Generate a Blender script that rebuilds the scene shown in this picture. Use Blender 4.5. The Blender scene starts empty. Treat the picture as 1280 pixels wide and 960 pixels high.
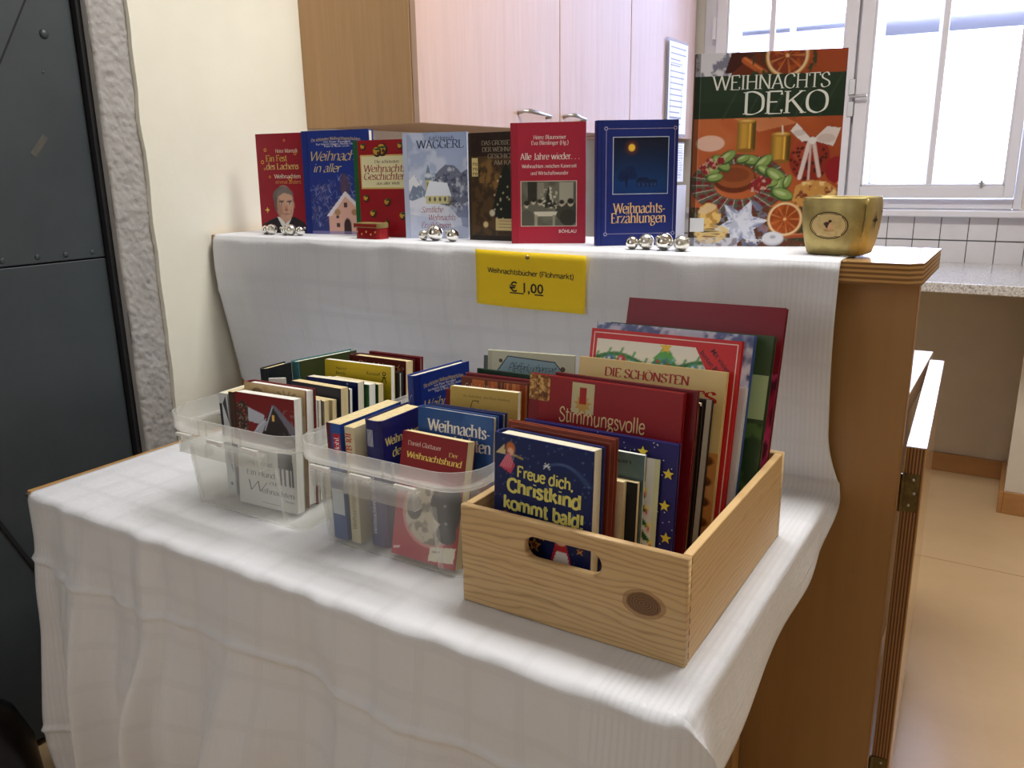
import bpy, bmesh, math, random
import numpy as np
from mathutils import Vector, Matrix, noise
from math import sin, cos, pi, radians as R

# ------------------------------------------------------------------ camera, world, lights, exposure
sc = bpy.context.scene
COL = sc.collection
def lin(c):
    c = [v/255.0 for v in c[:3]]
    return [v/12.92 if v <= .04045 else ((v+.055)/1.055)**2.4 for v in c]
CAM_H = 1.27
yaw, pitch, roll = R(32.235), R(14.717), R(-0.933)
hd = Vector((-sin(yaw), cos(yaw), 0)); rt = Vector((cos(yaw), sin(yaw), 0)); up = Vector((0, 0, 1))
fw = hd*cos(pitch)-up*sin(pitch); dn = -(up*cos(pitch)+hd*sin(pitch))
rr = rt*cos(roll)-dn*sin(roll); dd = rt*sin(roll)+dn*cos(roll)
cam = bpy.data.objects.new('camera', bpy.data.cameras.new('camera')); COL.objects.link(cam)
M = Matrix((rr, -dd, -fw)).transposed().to_4x4(); M.translation = (0, 0, CAM_H)
cam.matrix_world = M
cam.data.sensor_width = 36; cam.data.lens = 1022.76/1280*36; cam.data.clip_start = .02; cam.data.clip_end = 200
sc.camera = cam
w = bpy.data.worlds.new('world'); sc.world = w; w.use_nodes = True
bg = w.node_tree.nodes['Background']; bg.inputs[0].default_value = (.66, .72, 1.0, 1); bg.inputs[1].default_value = 16.0
def area(name, loc, rot, sx, sy, power, col, portal=False):
    l = bpy.data.lights.new(name, 'AREA'); l.shape = 'RECTANGLE'; l.size = sx; l.size_y = sy; l.energy = power; l.color = col
    o = bpy.data.objects.new(name, l); COL.objects.link(o); o.location = loc; o.rotation_euler = rot
    if portal: l.cycles.is_portal = True
    return o
# daylight enters through the window of the back wall
area('window_portal', (-.70, 3.80, 1.80), (R(-90), 0, 0), 1.4, 1.4, 1, (1, 1, 1), True)
# ceiling lamps of the room and an added soft fill from the left rear
area('ceiling_lamp', (-.35, 1.55, 2.84), (0, 0, 0), 1.3, .5, 50, (1, .985, .95))
area('ceiling_lamp', (1.2, -.6, 2.84), (0, 0, 0), 1.2, .3, 4, (1, .98, .96))
area('rear_side_fill', (-1.45, -1.2, 1.75), (R(88), 0, R(-28)), 1.1, 1.3, 9, (.86, .91, 1.0))  # added side fill for the cloth front; no window is built there
vs = sc.view_settings; vs.view_transform = 'Standard'; vs.look = 'None'; vs.gamma = 1; vs.use_curve_mapping = False
vs.exposure = 0.0
sc.cycles.max_bounces = 10; sc.cycles.transparent_max_bounces = 32; sc.cycles.sample_clamp_indirect = 6
sc.cycles.caustics_reflective = False; sc.cycles.caustics_refractive = False

# ------------------------------------------------------------------ materials
def new_mat(name, c, rough=.5, metal=0, spec=.5, **kw):
    m = bpy.data.materials.new(name); m.use_nodes = True
    b = m.node_tree.nodes['Principled BSDF']
    b.inputs['Base Color'].default_value = (*lin(c), 1); b.inputs['Roughness'].default_value = rough
    b.inputs['Metallic'].default_value = metal; b.inputs['Specular IOR Level'].default_value = spec
    for k, v in kw.items(): b.inputs[k.replace('_', ' ')].default_value = v
    return m
class NT:
    def __init__(s, m): s.t = m.node_tree; s.b = s.t.nodes['Principled BSDF']
    def n(s, typ, **kw):
        q = s.t.nodes.new('ShaderNode'+typ)
        for k, v in kw.items():
            if k.startswith('_'): q.inputs[k[1:].replace('_', ' ')].default_value = v
            else: setattr(q, k, v)
        return q
    def l(s, a, b): s.t.links.new(a, b)
    def math(s, op, a, b=None, c=None):
        q = s.n('Math', operation=op)
        for i, v in enumerate((a, b, c)):
            if v is None: continue
            if isinstance(v, (int, float)): q.inputs[i].default_value = v
            else: s.l(v, q.inputs[i])
        return q.outputs[0]
    def mix(s, f, a, b, blend='MIX'):
        q = s.n('Mix', data_type='RGBA', blend_type=blend)
        for i, v in ((0, f), (6, a), (7, b)):
            if isinstance(v, (int, float)): q.inputs[i].default_value = v
            elif isinstance(v, (tuple, list)): q.inputs[i].default_value = (*lin(v), 1)
            else: s.l(v, q.inputs[i])
        return q.outputs[2]
    def bump(s, h, strength=.3, dist=.01):
        q = s.n('Bump', _Strength=strength, _Distance=dist); s.l(h, q.inputs['Height']); s.l(q.outputs[0], s.b.inputs['Normal'])
    def noise(s, vec, scale, detail=3, rough=.5, dist=0):
        q = s.n('TexNoise', _Scale=scale, _Detail=detail, _Roughness=rough, _Distortion=dist)
        if vec is not None: s.l(vec, q.inputs['Vector'])
        return q.outputs[0]
    def obj(s, scale=(1, 1, 1)):
        g = s.n('NewGeometry'); mp = s.n('Mapping'); mp.inputs['Scale'].default_value = scale
        s.l(g.outputs['Position'], mp.inputs['Vector']); return mp.outputs[0]
    def ramp(s, f, stops):
        q = s.n('ValToRGB'); e = q.color_ramp.elements
        while len(e) < len(stops): e.new(.5)
        for i, (p, c) in enumerate(stops): e[i].position = p; e[i].color = (*lin(c), 1)
        s.l(f, q.inputs[0]); return q.outputs[0]
def noisy(name, c1, c2, scale=8, rough=.6, bump=0, bscale=80, stretch=(1, 1, 1), **kw):
    m = new_mat(name, c1, rough, **kw); t = NT(m); v = t.obj(stretch)
    f = t.noise(v, scale, 4, .6); t.l(t.ramp(f, [(.35, c1), (.65, c2)]), t.b.inputs['Base Color'])
    if bump: t.bump(t.noise(v, bscale, 3), bump, .004)
    return m
def wood(name, c1, c2, stretch, scale=18, rough=.4, coat=0, line=.5):
    m = new_mat(name, c1, rough); t = NT(m); v = t.obj(stretch)
    f = t.noise(v, scale, 5, .6, .4); g = t.noise(v, scale*6, 2, .5)
    f2 = t.math('ADD', t.math('MULTIPLY', f, 1-line*.4), t.math('MULTIPLY', g, line*.4))
    t.l(t.ramp(f2, [(.30, c1), (.70, c2)]), t.b.inputs['Base Color']); t.b.inputs['Coat Weight'].default_value = coat
    t.b.inputs['Coat Roughness'].default_value = .12
    return m
def plymat(name, axis, per, c1, c2):
    m = new_mat(name, c1, .4); t = NT(m); v = t.obj(); s = t.n('SeparateXYZ'); t.l(v, s.inputs[0])
    o = t.math('ADD', s.outputs[axis], t.math('MULTIPLY', t.noise(v, 9, 2), .0006))
    f = t.math('PINGPONG', o, per/2); f = t.math('DIVIDE', f, per/2)
    t.l(t.ramp(f, [(.35, c1), (.65, c2)]), t.b.inputs['Base Color']); t.bump(f, .25, .001)
    return m
M_WALL = noisy('white_wall_paint', (232, 229, 214), (226, 222, 206), 3, .9, .15, 40)
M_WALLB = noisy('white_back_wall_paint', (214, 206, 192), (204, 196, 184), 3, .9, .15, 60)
M_CEIL = new_mat('ceiling_paint', (235, 232, 225), .9)
M_PLASTER = noisy('grey_plaster_paint', (170, 167, 164), (160, 157, 154), 20, .6, .3, 160)
M_DOOR = noisy('dark_grey_metal_paint', (56, 63, 68), (63, 70, 74), 5, .42, .08, 30)
M_BLACK = new_mat('black_gap', (20, 20, 24), .8)
M_SCUFF = noisy('brown_scuff', (84, 80, 72), (74, 74, 70), 50, .6)
M_FLOOR = noisy('tan_linoleum', (206, 176, 136), (198, 168, 128), 2.5, .28, .12, 25, (1, 1.6, 1))
M_CABD = wood('cabinet_beech_doors', (190, 158, 138), (204, 172, 152), (6, 6, .35), 6, .38)
M_CABS = wood('cabinet_beech_side', (166, 130, 88), (182, 144, 100), (14, 6, .5), 6, .45)
M_CTR = wood('counter_maple_panel', (164, 122, 72), (174, 132, 80), (8, 6, .5), 4, .4)
M_CTRTOP = wood('worktop_maple', (205, 160, 100), (216, 172, 112), (.8, 9, 4), 5, .16, .6)
M_PLYH = plymat('plywood_edge_level', 2, .0075, (196, 152, 92), (128, 88, 44))
M_PLYV = plymat('plywood_edge_upright', 0, .0050, (168, 118, 66), (92, 56, 26))
M_LAM = new_mat('pale_laminate', (208, 196, 186), .18)
M_TABLE = wood('table_wood', (178, 134, 78), (188, 144, 88), (1, 8, 4), 6, .4)
M_BASEB = wood('baseboard_wood', (158, 112, 66), (176, 128, 78), (3, 8, 8), 3, .45)
M_BRASS = noisy('worn_brass', (186, 168, 108), (152, 134, 84), 25, .42, .1, 60, metal=.7)
M_HINGE = noisy('dull_brass_hinge', (120, 104, 66), (92, 78, 50), 60, .42, metal=.8)
M_STEEL = new_mat('brushed_steel', (190, 188, 184), .28, .95)
M_WINF = new_mat('white_window_paint', (222, 220, 222), .35)
M_TILE = noisy('white_glazed_tile', (222, 220, 220), (214, 212, 214), 6, .15)
M_GROUT = new_mat('dark_grout', (92, 88, 88), .9)
M_PAPER = noisy('book_pages', (232, 224, 200), (222, 212, 184), 2.0, .8, .35, 5, (60, 60, 5))
M_PAPERW = noisy('white_book_pages', (240, 238, 230), (228, 226, 216), 2.0, .8, .3, 5, (60, 60, 5))
M_CREAM = noisy('yellowed_book_pages', (226, 208, 160), (214, 194, 144), 2.0, .8, .35, 5, (60, 60, 5))
M_CLIP = new_mat('white_clip_plastic', (238, 238, 236), .3)
M_SILVER = new_mat('mirror_silver', (232, 230, 224), .05, 1)
M_SATIN = new_mat('satin_silver', (226, 222, 212), .3, 1)
M_CAP = new_mat('bauble_cap', (170, 168, 160), .4, 1)
m = new_mat('speckled_granite', (196, 194, 190), .12); t = NT(m); v = t.obj()
q = t.n('TexVoronoi', _Scale=260.0); t.l(v, q.inputs['Vector']); sp = t.noise(v, 180, 3, .7)
t.l(t.mix(t.math('GREATER_THAN', sp, .56), t.mix(t.math('LESS_THAN', sp, .42), (200, 198, 194), (150, 144, 138)), (226, 224, 220)), t.b.inputs['Base Color']); M_GRAN = m
def glassy(name, c, transp, rough, white=.5):
    m = bpy.data.materials.new(name); m.use_nodes = True; t = m.node_tree; t.nodes.clear()
    o = t.nodes.new('ShaderNodeOutputMaterial'); tr = t.nodes.new('ShaderNodeBsdfTransparent'); tr.inputs[0].default_value = (*lin(c), 1)
    p = t.nodes.new('ShaderNodeBsdfPrincipled'); p.inputs['Base Color'].default_value = (*lin(c), 1); p.inputs['Roughness'].default_value = rough
    p.inputs['Specular IOR Level'].default_value = .6
    ts = t.nodes.new('ShaderNodeBsdfTranslucent'); ts.inputs[0].default_value = (*lin(c), 1)
    mm = t.nodes.new('ShaderNodeMixShader'); mm.inputs[0].default_value = white
    t.links.new(p.outputs[0], mm.inputs[1]); t.links.new(ts.outputs[0], mm.inputs[2])
    lw = t.nodes.new('ShaderNodeLayerWeight'); lw.inputs[0].default_value = .35
    mr = t.nodes.new('ShaderNodeMapRange'); mr.inputs[3].default_value = transp; mr.inputs[4].default_value = transp*.62
    t.links.new(lw.outputs['Facing'], mr.inputs[0])
    mx = t.nodes.new('ShaderNodeMixShader'); t.links.new(mr.outputs[0], mx.inputs[0])
    t.links.new(mm.outputs[0], mx.inputs[1]); t.links.new(tr.outputs[0], mx.inputs[2]); t.links.new(mx.outputs[0], o.inputs[0])
    return m
M_BOX = glassy('clear_box_plastic', (250, 250, 248), .982, .12, .5)
M_RIM = glassy('frosted_box_plastic', (250, 250, 248), .84, .18, .5)
M_GLASS = glassy('window_glass', (250, 252, 255), .96, .02, .0)
M_ACRYL = glassy('acrylic_sleeve', (244, 246, 250), .85, .05, .2)
m = new_mat('printed_ink', (255, 255, 255), .36, spec=.32); t = NT(m); a = t.n('Attribute', attribute_name='Col')
t.l(a.outputs['Color'], t.b.inputs['Base Color']); M_INK = m
m = new_mat('matt_printed_ink', (255, 255, 255), .6); t = NT(m); a = t.n('Attribute', attribute_name='Col')
t.l(a.outputs['Color'], t.b.inputs['Base Color']); M_INKM = m
COVM = {}
def cover_mat(c, rough=.35):
    k = (tuple(c), rough)
    if k not in COVM:
        COVM[k] = noisy('book_cover_board', c, tuple(int(v*.94) for v in c), 14, rough, spec=.35)
    return COVM[k]
# white damask tablecloth: woven check of fine satin lines, striped border along the hems
m = new_mat('white_damask_cloth', (226, 224, 222), .62); t = NT(m); m.node_tree.nodes['Principled BSDF'].inputs['Sheen Weight'].default_value = .15
uv = t.n('UVMap', uv_map='UVMap'); sx = t.n('SeparateXYZ'); t.l(uv.outputs[0], sx.inputs[0])
def lines(c, cell):
    f = t.math('PINGPONG', c, cell/2); near = t.math('LESS_THAN', f, .0065)
    fine = t.math('PINGPONG', c, .0014); fine = t.math('GREATER_THAN', fine, .0007); return t.math('MULTIPLY', near, fine)
lx = lines(sx.outputs[0], .072); ly = lines(sx.outputs[1], .072)
edge = t.math('LESS_THAN', t.math('ABSOLUTE', t.math('ADD', sx.outputs[0], .835)), 9)
bd = t.math('ADD', t.math('GREATER_THAN', sx.outputs[0], -.345), t.math('LESS_THAN', sx.outputs[0], -1.42))
bs = t.math('MULTIPLY', t.math('GREATER_THAN', t.math('PINGPONG', sx.outputs[0], .004), .0024), bd)
pat = t.math('MINIMUM', t.math('ADD', t.math('ADD', lx, ly), bs), 1)
t.l(t.mix(pat, (225, 226, 231), (219, 220, 225)), t.b.inputs['Base Color'])
t.l(t.math('SUBTRACT', .62, t.math('MULTIPLY', pat, .2)), t.b.inputs['Roughness'])
hh = t.math('ADD', t.math('MULTIPLY', pat, -.5), t.math('MULTIPLY', t.noise(uv.outputs[0], 24, 4, .6), .9))
mpw = t.n('Mapping'); mpw.inputs['Scale'].default_value = (46, 7, 1); t.l(uv.outputs[0], mpw.inputs['Vector'])
hh = t.math('ADD', hh, t.math('MULTIPLY', t.noise(mpw.outputs[0], 1.0, 4, .65, .6), 1.5))
t.bump(hh, .42, .003); M_CLOTH = m
# pine of the crate: level grain that swells around a dark knot
def pine(name, knot, c1=(212, 180, 132), c2=(182, 148, 100), axis=0):
    m = new_mat(name, c1, .5); t = NT(m); g = t.n('NewGeometry'); s = t.n('SeparateXYZ'); t.l(g.outputs['Position'], s.inputs[0])
    X, Z = s.outputs[axis], s.outputs[2]
    mp = t.n('Mapping'); mp.inputs['Scale'].default_value = (2.5, 2.5, 14); t.l(g.outputs['Position'], mp.inputs['Vector'])
    warp = t.math('MULTIPLY', t.math('SUBTRACT', t.noise(mp.outputs[0], 2.2, 3), .5), .035)
    dx = t.math('SUBTRACT', X, knot[0]); dz = t.math('SUBTRACT', Z, knot[1])
    d2 = t.math('ADD', t.math('MULTIPLY', t.math('MULTIPLY', dx, dx), .45), t.math('MULTIPLY', dz, dz))
    d = t.math('SQRT', d2); bell = t.math('POWER', 2.718, t.math('MULTIPLY', d2, -1/(2*.017**2)))
    push = t.math('MULTIPLY', t.math('MULTIPLY', dz, bell), -.9)
    zz = t.math('ADD', t.math('ADD', Z, warp), push)
    f = t.math('PINGPONG', zz, .0042); f = t.math('DIVIDE', f, .0042)
    f = t.math('MULTIPLY', t.math('POWER', f, 3.0), t.math('ADD', t.noise(mp.outputs[0], 5, 2), .25))
    col = t.mix(f, c1, c2)
    kn = t.math('SUBTRACT', d, t.math('MULTIPLY', t.noise(g.outputs['Position'], 60, 2), .003))
    ring = t.math('GREATER_THAN', t.math('SINE', t.math('MULTIPLY', kn, 2600)), .2)
    inside = t.math('LESS_THAN', kn, .0125)
    col = t.mix(inside, col, t.mix(ring, (124, 88, 52), (84, 56, 32)))
    halo = t.math('MULTIPLY', t.math('LESS_THAN', kn, .0165), t.math('GREATER_THAN', kn, .0125))
    col = t.mix(t.math('MULTIPLY', halo, .6), col, (140, 96, 52))
    t.l(col, t.b.inputs['Base Color']); t.bump(f, .15, .001)
    return m

# ------------------------------------------------------------------ object helpers
def put(name, verts, faces, mat, parent=None, smooth=False, uvs=None, mats=None, midx=None):
    me = bpy.data.meshes.new(name); me.from_pydata([tuple(v) for v in verts], [], faces)
    for mm in (mats or [mat]): me.materials.append(mm)
    if midx: me.polygons.foreach_set('material_index', midx)
    if smooth: me.polygons.foreach_set('use_smooth', [True]*len(me.polygons))
    me.update(); o = bpy.data.objects.new(name, me); COL.objects.link(o)
    if parent: o.parent = parent
    return o
def tag(o, label=None, cat=None, group=None, kind=None):
    for k, v in (('label', label), ('category', cat), ('group', group), ('kind', kind)):
        if v: o[k] = v
    return o
def struct(o): o['kind'] = 'structure'; return o
def empty(name, loc=(0, 0, 0), rot=(0, 0, 0)):
    o = bpy.data.objects.new(name, None); COL.objects.link(o); o.location = loc; o.rotation_euler = rot; o.empty_display_size = .05; return o
class MB:
    def __init__(s): s.v = []; s.f = []
    def box(s, a, b):
        x0, y0, z0 = a; x1, y1, z1 = b; k = len(s.v)
        s.v += [(x0, y0, z0), (x1, y0, z0), (x1, y1, z0), (x0, y1, z0), (x0, y0, z1), (x1, y0, z1), (x1, y1, z1), (x0, y1, z1)]
        s.f += [tuple(k+i for i in q) for q in ((0, 3, 2, 1), (4, 5, 6, 7), (0, 1, 5, 4), (1, 2, 6, 5), (2, 3, 7, 6), (3, 0, 4, 7))]
        return s
    def loft(s, rings, cap0=True, cap1=True, closed=True):
        k = len(s.v); n = len(rings[0])
        for r in rings: s.v += list(r)
        for i in range(len(rings)-1):
            for j in range(n if closed else n-1):
                a = k+i*n+j; b = k+i*n+(j+1) % n; s.f.append((a, b, b+n, a+n))
        if cap0: s.f.append(tuple(k+j for j in reversed(range(n))))
        if cap1: s.f.append(tuple(k+(len(rings)-1)*n+j for j in range(n)))
        return s
    def tube(s, pts, r, n=8):
        rings = []
        for i, p in enumerate(pts):
            p = Vector(p); a = Vector(pts[max(i-1, 0)]); b = Vector(pts[min(i+1, len(pts)-1)]); d = (b-a).normalized()
            q = d.orthogonal().normalized() if i == 0 else (u0-d*u0.dot(d)).normalized(); u0 = q; e = d.cross(q)
            rr_ = r[i] if isinstance(r, (list, tuple)) else r
            rings.append([tuple(p+q*cos(2*pi*j/n)*rr_+e*sin(2*pi*j/n)*rr_) for j in range(n)])
        return s.loft(rings)
    def lathe(s, prof, c=(0, 0, 0), n=24):
        rings = [[(c[0]+r*cos(2*pi*j/n), c[1]+r*sin(2*pi*j/n), c[2]+z) for j in range(n)] for r, z in prof]
        return s.loft(rings)
    def build(s, name, mat, parent=None, smooth=False, bevel=0, seg=2):
        o = put(name, s.v, s.f, mat, parent, smooth)
        if bevel:
            b = o.modifiers.new('bevel', 'BEVEL'); b.width = bevel; b.segments = seg; b.limit_method = 'ANGLE'; b.angle_limit = R(50)
            o.data.polygons.foreach_set('use_smooth', [True]*len(o.data.polygons)); b.harden_normals = True
        return o
def box(name, a, b, mat, parent=None, bevel=0): return MB().box(a, b).build(name, mat, parent, bevel=bevel)
def rrect(x0, x1, y0, y1, z, r, n=6):
    out = []
    for cx, cy, a0 in ((x1-r, y0+r, -90), (x1-r, y1-r, 0), (x0+r, y1-r, 90), (x0+r, y0+r, 180)):
        for i in range(n+1):
            a = R(a0+90*i/n); out.append((cx+r*cos(a), cy+r*sin(a), z))
    return out
# ------------------------------------------------------------------ flat print: vector shapes, lettering and small pictures on a cover
GL = {
'A': (1.22, ".1,0s .6,1.42;.6,1.42 1.12,0s;.28,.48 .9,.48"), 'B': (1.1, ".2,0s .2,1.42s;~.2,1.42 .6,1.42 .88,1.25 .84,.9 .6,.76 .2,.76;~.2,.76 .65,.76 1,.55 .98,.2 .65,0 .2,0"),
'C': (1.15, "~1.02,1.1 .9,1.36 .6,1.42 .22,1.2 .1,.7 .22,.22 .6,0 .9,.06 1.05,.35"), 'D': (1.25, ".2,0s .2,1.42s;~.2,1.42 .65,1.42 1.07,1.15 1.15,.7 1.07,.25 .65,0 .2,0"),
'E': (1.05, ".2,0s .2,1.42s;.2,1.42 .92,1.42 .92,1.2;.2,.75 .7,.75;.2,0 .95,0 .95,.25"), 'F': (1.0, ".2,0s .2,1.42s;.2,1.42 .9,1.42 .9,1.2;.2,.75 .7,.75"),
'G': (1.25, "~1.05,1.12 .9,1.36 .6,1.42 .22,1.2 .1,.7 .22,.22 .62,0 .9,.04 1.08,.15;1.08,.1 1.08,.62s"), 'H': (1.25, ".2,0s .2,1.42s;1.05,0s 1.05,1.42s;.2,.75 1.05,.75"),
'I': (.5, ".25,0s .25,1.42s"), 'J': (.75, "~.5,1.42s .5,.5 .45,.02 .1,-.1"), 'K': (1.2, ".2,0s .2,1.42s;1.0,1.42s .2,.65;.45,.88 1.1,0s"),
'L': (1.0, ".2,0s .2,1.42s;.2,0 .92,0 .92,.3"), 'M': (1.5, ".2,0s .2,1.42s;.2,1.42 .75,0;.75,0 1.3,1.42;1.3,1.42s 1.3,0s"),
'N': (1.3, ".2,0s .2,1.42s;.2,1.42 1.1,0;1.1,0 1.1,1.42s"), 'O': (1.3, "~.65,1.42 .22,1.2 .1,.7 .22,.22 .65,0 1.08,.22 1.2,.7 1.08,1.2 .65,1.42"),
'P': (1.0, ".2,0s .2,1.42s;~.2,1.42 .6,1.42 .92,1.25 .9,.85 .6,.66 .2,.66"), 'R': (1.15, ".2,0s .2,1.42s;~.2,1.42 .6,1.42 .92,1.25 .88,.9 .6,.72 .2,.72;.55,.72 1.08,0s"),
'S': (.95, "~.8,1.12 .7,1.36 .45,1.42 .16,1.2 .2,.92 .5,.75 .82,.52 .84,.2 .5,0 .2,.06 .1,.35"), 'T': (1.15, ".57,0s .57,1.42;.06,1.15 .06,1.42 1.08,1.42 1.08,1.15"),
'U': (1.25, "~.2,1.42s .2,.5 .3,.08 .65,0 .98,.1 1.05,.5 1.05,1.42s"), 'V': (1.2, ".08,1.42s .6,0;.6,0 1.12,1.42s"), 'W': (1.75, ".06,1.42s .5,0;.5,0 .9,1.42;.9,1.42 1.3,0;1.3,0 1.7,1.42s"),
'Z': (1.1, ".12,1.2 .12,1.42 .95,1.42 .1,0 1,0 1,.25"),
'a': (.88, "~.18,.8 .3,.97 .52,1 .68,.8 .68,.2 .86,.02;~.68,.6 .35,.52 .1,.32 .15,.05 .4,0 .68,.22"), 'b': (1.0, ".2,1.5s .2,0;~.2,.7 .4,.98 .75,.95 .9,.5 .75,.05 .4,0 .2,.2"),
'c': (.82, "~.74,.78 .6,1 .32,.98 .1,.6 .15,.2 .4,0 .62,.03 .76,.24"), 'd': (1.02, ".8,1.5s .8,0s;~.8,.75 .6,1 .3,.98 .08,.5 .2,.05 .5,0 .8,.25"),
'e': (.85, ".12,.55 .78,.56;~.78,.56 .72,.88 .48,1 .2,.88 .08,.5 .2,.12 .5,0 .78,.2"), 'f': (.62, "~.72,1.38 .58,1.5 .38,1.42 .3,1.15 .3,0s;.06,1 .6,1"),
'g': (.95, "~.45,1 .18,.92 .12,.65 .3,.45 .55,.45 .72,.65 .66,.92 .45,1;~.3,.42 .15,.22 .6,.12 .82,-.1 .6,-.4 .2,-.4 .12,-.15 .4,.08;.66,.9 .86,1"),
'h': (1.05, ".2,1.5s .2,0s;~.2,.7 .45,.98 .74,.95 .85,.65 .85,0s"), 'i': (.45, ".22,1s .22,0s;.22,1.3 .22,1.42"), 'j': (.45, "~.25,1s .25,.1 .2,-.35 0,-.4;.25,1.3 .25,1.42"),
'k': (1.0, ".2,1.5s .2,0s;.8,1s .2,.42;.42,.6 .9,0s"), 'l': (.45, ".22,1.5s .22,0s"), 'm': (1.6, ".2,1s .2,0s;~.2,.7 .42,.98 .68,.95 .8,.65 .8,0s;~.8,.7 1.02,.98 1.28,.95 1.4,.65 1.4,0s"),
'n': (1.05, ".2,1s .2,0s;~.2,.7 .45,.98 .74,.95 .85,.65 .85,0s"), 'o': (.96, "~.48,1 .16,.86 .08,.5 .16,.14 .48,0 .8,.14 .88,.5 .8,.86 .48,1"), 'p': (1.0, ".2,1s .2,-.45s;~.2,.7 .4,.98 .75,.95 .9,.5 .75,.05 .4,0 .2,.2"),
'r': (.7, ".2,1s .2,0s;~.2,.62 .4,.96 .66,.92"), 's': (.74, "~.62,.78 .5,.97 .3,1 .12,.8 .3,.58 .56,.42 .62,.16 .4,0 .2,.02 .1,.22"), 't': (.62, "~.3,1.35 .3,.2 .4,.02 .62,.12;.06,1 .58,1"),
'u': (1.05, "~.2,1s .2,.3 .35,0 .6,.03 .85,.3;.85,1s .85,0s"), 'v': (.95, ".06,1s .46,0;.46,0 .88,1s"), 'w': (1.4, ".06,1s .4,0;.4,0 .7,1;.7,1 1.02,0;1.02,0 1.34,1s"),
'y': (.95, ".06,1s .48,.05;.88,1s .4,-.35 .1,-.42"), 'z': (.85, ".1,.85 .1,1 .74,1 .08,0 .76,0 .76,.18"), '-': (.6, ".1,.5 .5,.5"), '.': (.4, ".2,0 .2,.12"), ',': (.4, ".22,.1 .1,-.22"),
'!': (.5, ".25,1.5 .25,.45;.25,0 .25,.12"), '(': (.5, "~.4,1.5 .15,1 .15,.3 .4,-.3"), ')': (.5, "~.1,1.5 .35,1 .35,.3 .1,-.3"), '0': (1, "~.5,1.42 .18,1.2 .1,.7 .18,.22 .5,0 .82,.22 .9,.7 .82,1.2 .5,1.42"),
'1': (.7, ".15,1.15 .4,1.42 .4,0s"), '5': (.95, ".8,1.42 .25,1.42 .2,.8;~.2,.8 .5,.92 .82,.7 .8,.2 .45,0 .12,.2"), ' ': (.55, "")}
for k, b in (('ä', 'a'), ('ö', 'o'), ('ü', 'u'), ('Ä', 'A'), ('Ö', 'O'), ('Ü', 'U')):
    wd, s_ = GL[b]; y = 1.28 if b.islower() else 1.62; c = wd/2-.05
    GL[k] = (wd, s_+";%.2f,%.2f %.2f,%.2f;%.2f,%.2f %.2f,%.2f" % (c-.16, y, c-.16, y+.1, c+.2, y, c+.2, y+.1))
def catmull(p, n=4):
    if len(p) < 3: return p
    q = [p[0]]+p+[p[-1]]
    if p[0] == p[-1]: q = [p[-2]]+p+[p[1]]
    out = []
    for i in range(1, len(q)-2):
        for k in range(n):
            t_ = k/n; out.append(tuple(.5*((2*q[i][d])+(-q[i-1][d]+q[i+1][d])*t_+(2*q[i-1][d]-5*q[i][d]+4*q[i+1][d]-q[i+2][d])*t_*t_+(-q[i-1][d]+3*q[i][d]-3*q[i+1][d]+q[i+2][d])*t_**3) for d in (0, 1)))
    return out+[p[-1]]
def pen_text(s, wt=.19, serif=True, nib=18, thin=.045, track=.0):
    quads = []; x0 = 0; nx, ny = cos(R(nib)), sin(R(nib))
    for ch in s:
        if ch not in GL: ch = ' '
        wd, spec = GL[ch]
        for st in spec.split(';'):
            if not st: continue
            sm = st[0] == '~'; pts = []; ser = []
            for tk in st.lstrip('~').split():
                sf = tk.endswith('s'); a, b = tk.rstrip('s').split(','); pts.append((float(a), float(b)))
                if sf: ser.append(pts[-1])
            if sm: pts = catmull(pts)
            L = []
            for i, p in enumerate(pts):
                a = pts[max(i-1, 0)]; b = pts[min(i+1, len(pts)-1)]; dx, dy = b[0]-a[0], b[1]-a[1]; ln = math.hypot(dx, dy) or 1; dx /= ln; dy /= ln
                hw = .5*(thin+(wt-thin)*abs(dx*ny-dy*nx)); L.append(((p[0]-dy*hw, p[1]+dx*hw), (p[0]+dy*hw, p[1]-dx*hw)))
            for i in range(len(L)-1): quads.append([(q[0]+x0, q[1]) for q in (L[i][0], L[i+1][0], L[i+1][1], L[i][1])])
            if serif:
                for p in ser:
                    e = .085+wt*.55; hy = .05; yy = p[1]+(hy/2 if p[1] < .3 else -hy/2)
                    quads.append([(p[0]+x0+a*e, yy+b*hy/2) for a, b in ((-1, -1), (1, -1), (1, 1), (-1, 1))])
        x0 += wd+track
    return quads, x0
SANS = {}
def sans_text(s, bold=0):
    k = (s, bold)
    if k in SANS: return SANS[k]
    cu = bpy.data.curves.new('t', 'FONT'); cu.body = s; cu.size = 1.95; cu.resolution_u = 2; cu.offset = bold
    o = bpy.data.objects.new('t', cu); COL.objects.link(o)
    me = bpy.data.meshes.new_from_object(o.evaluated_get(bpy.context.evaluated_depsgraph_get())); bpy.data.objects.remove(o)
    vv = [(v.co.x, v.co.y) for v in me.vertices]; q = [[vv[i] for i in p.vertices] for p in me.polygons]
    wd = max([v[0] for v in vv] or [1]); bpy.data.meshes.remove(me); bpy.data.curves.remove(cu); SANS[k] = (q, wd); return SANS[k]
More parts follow.
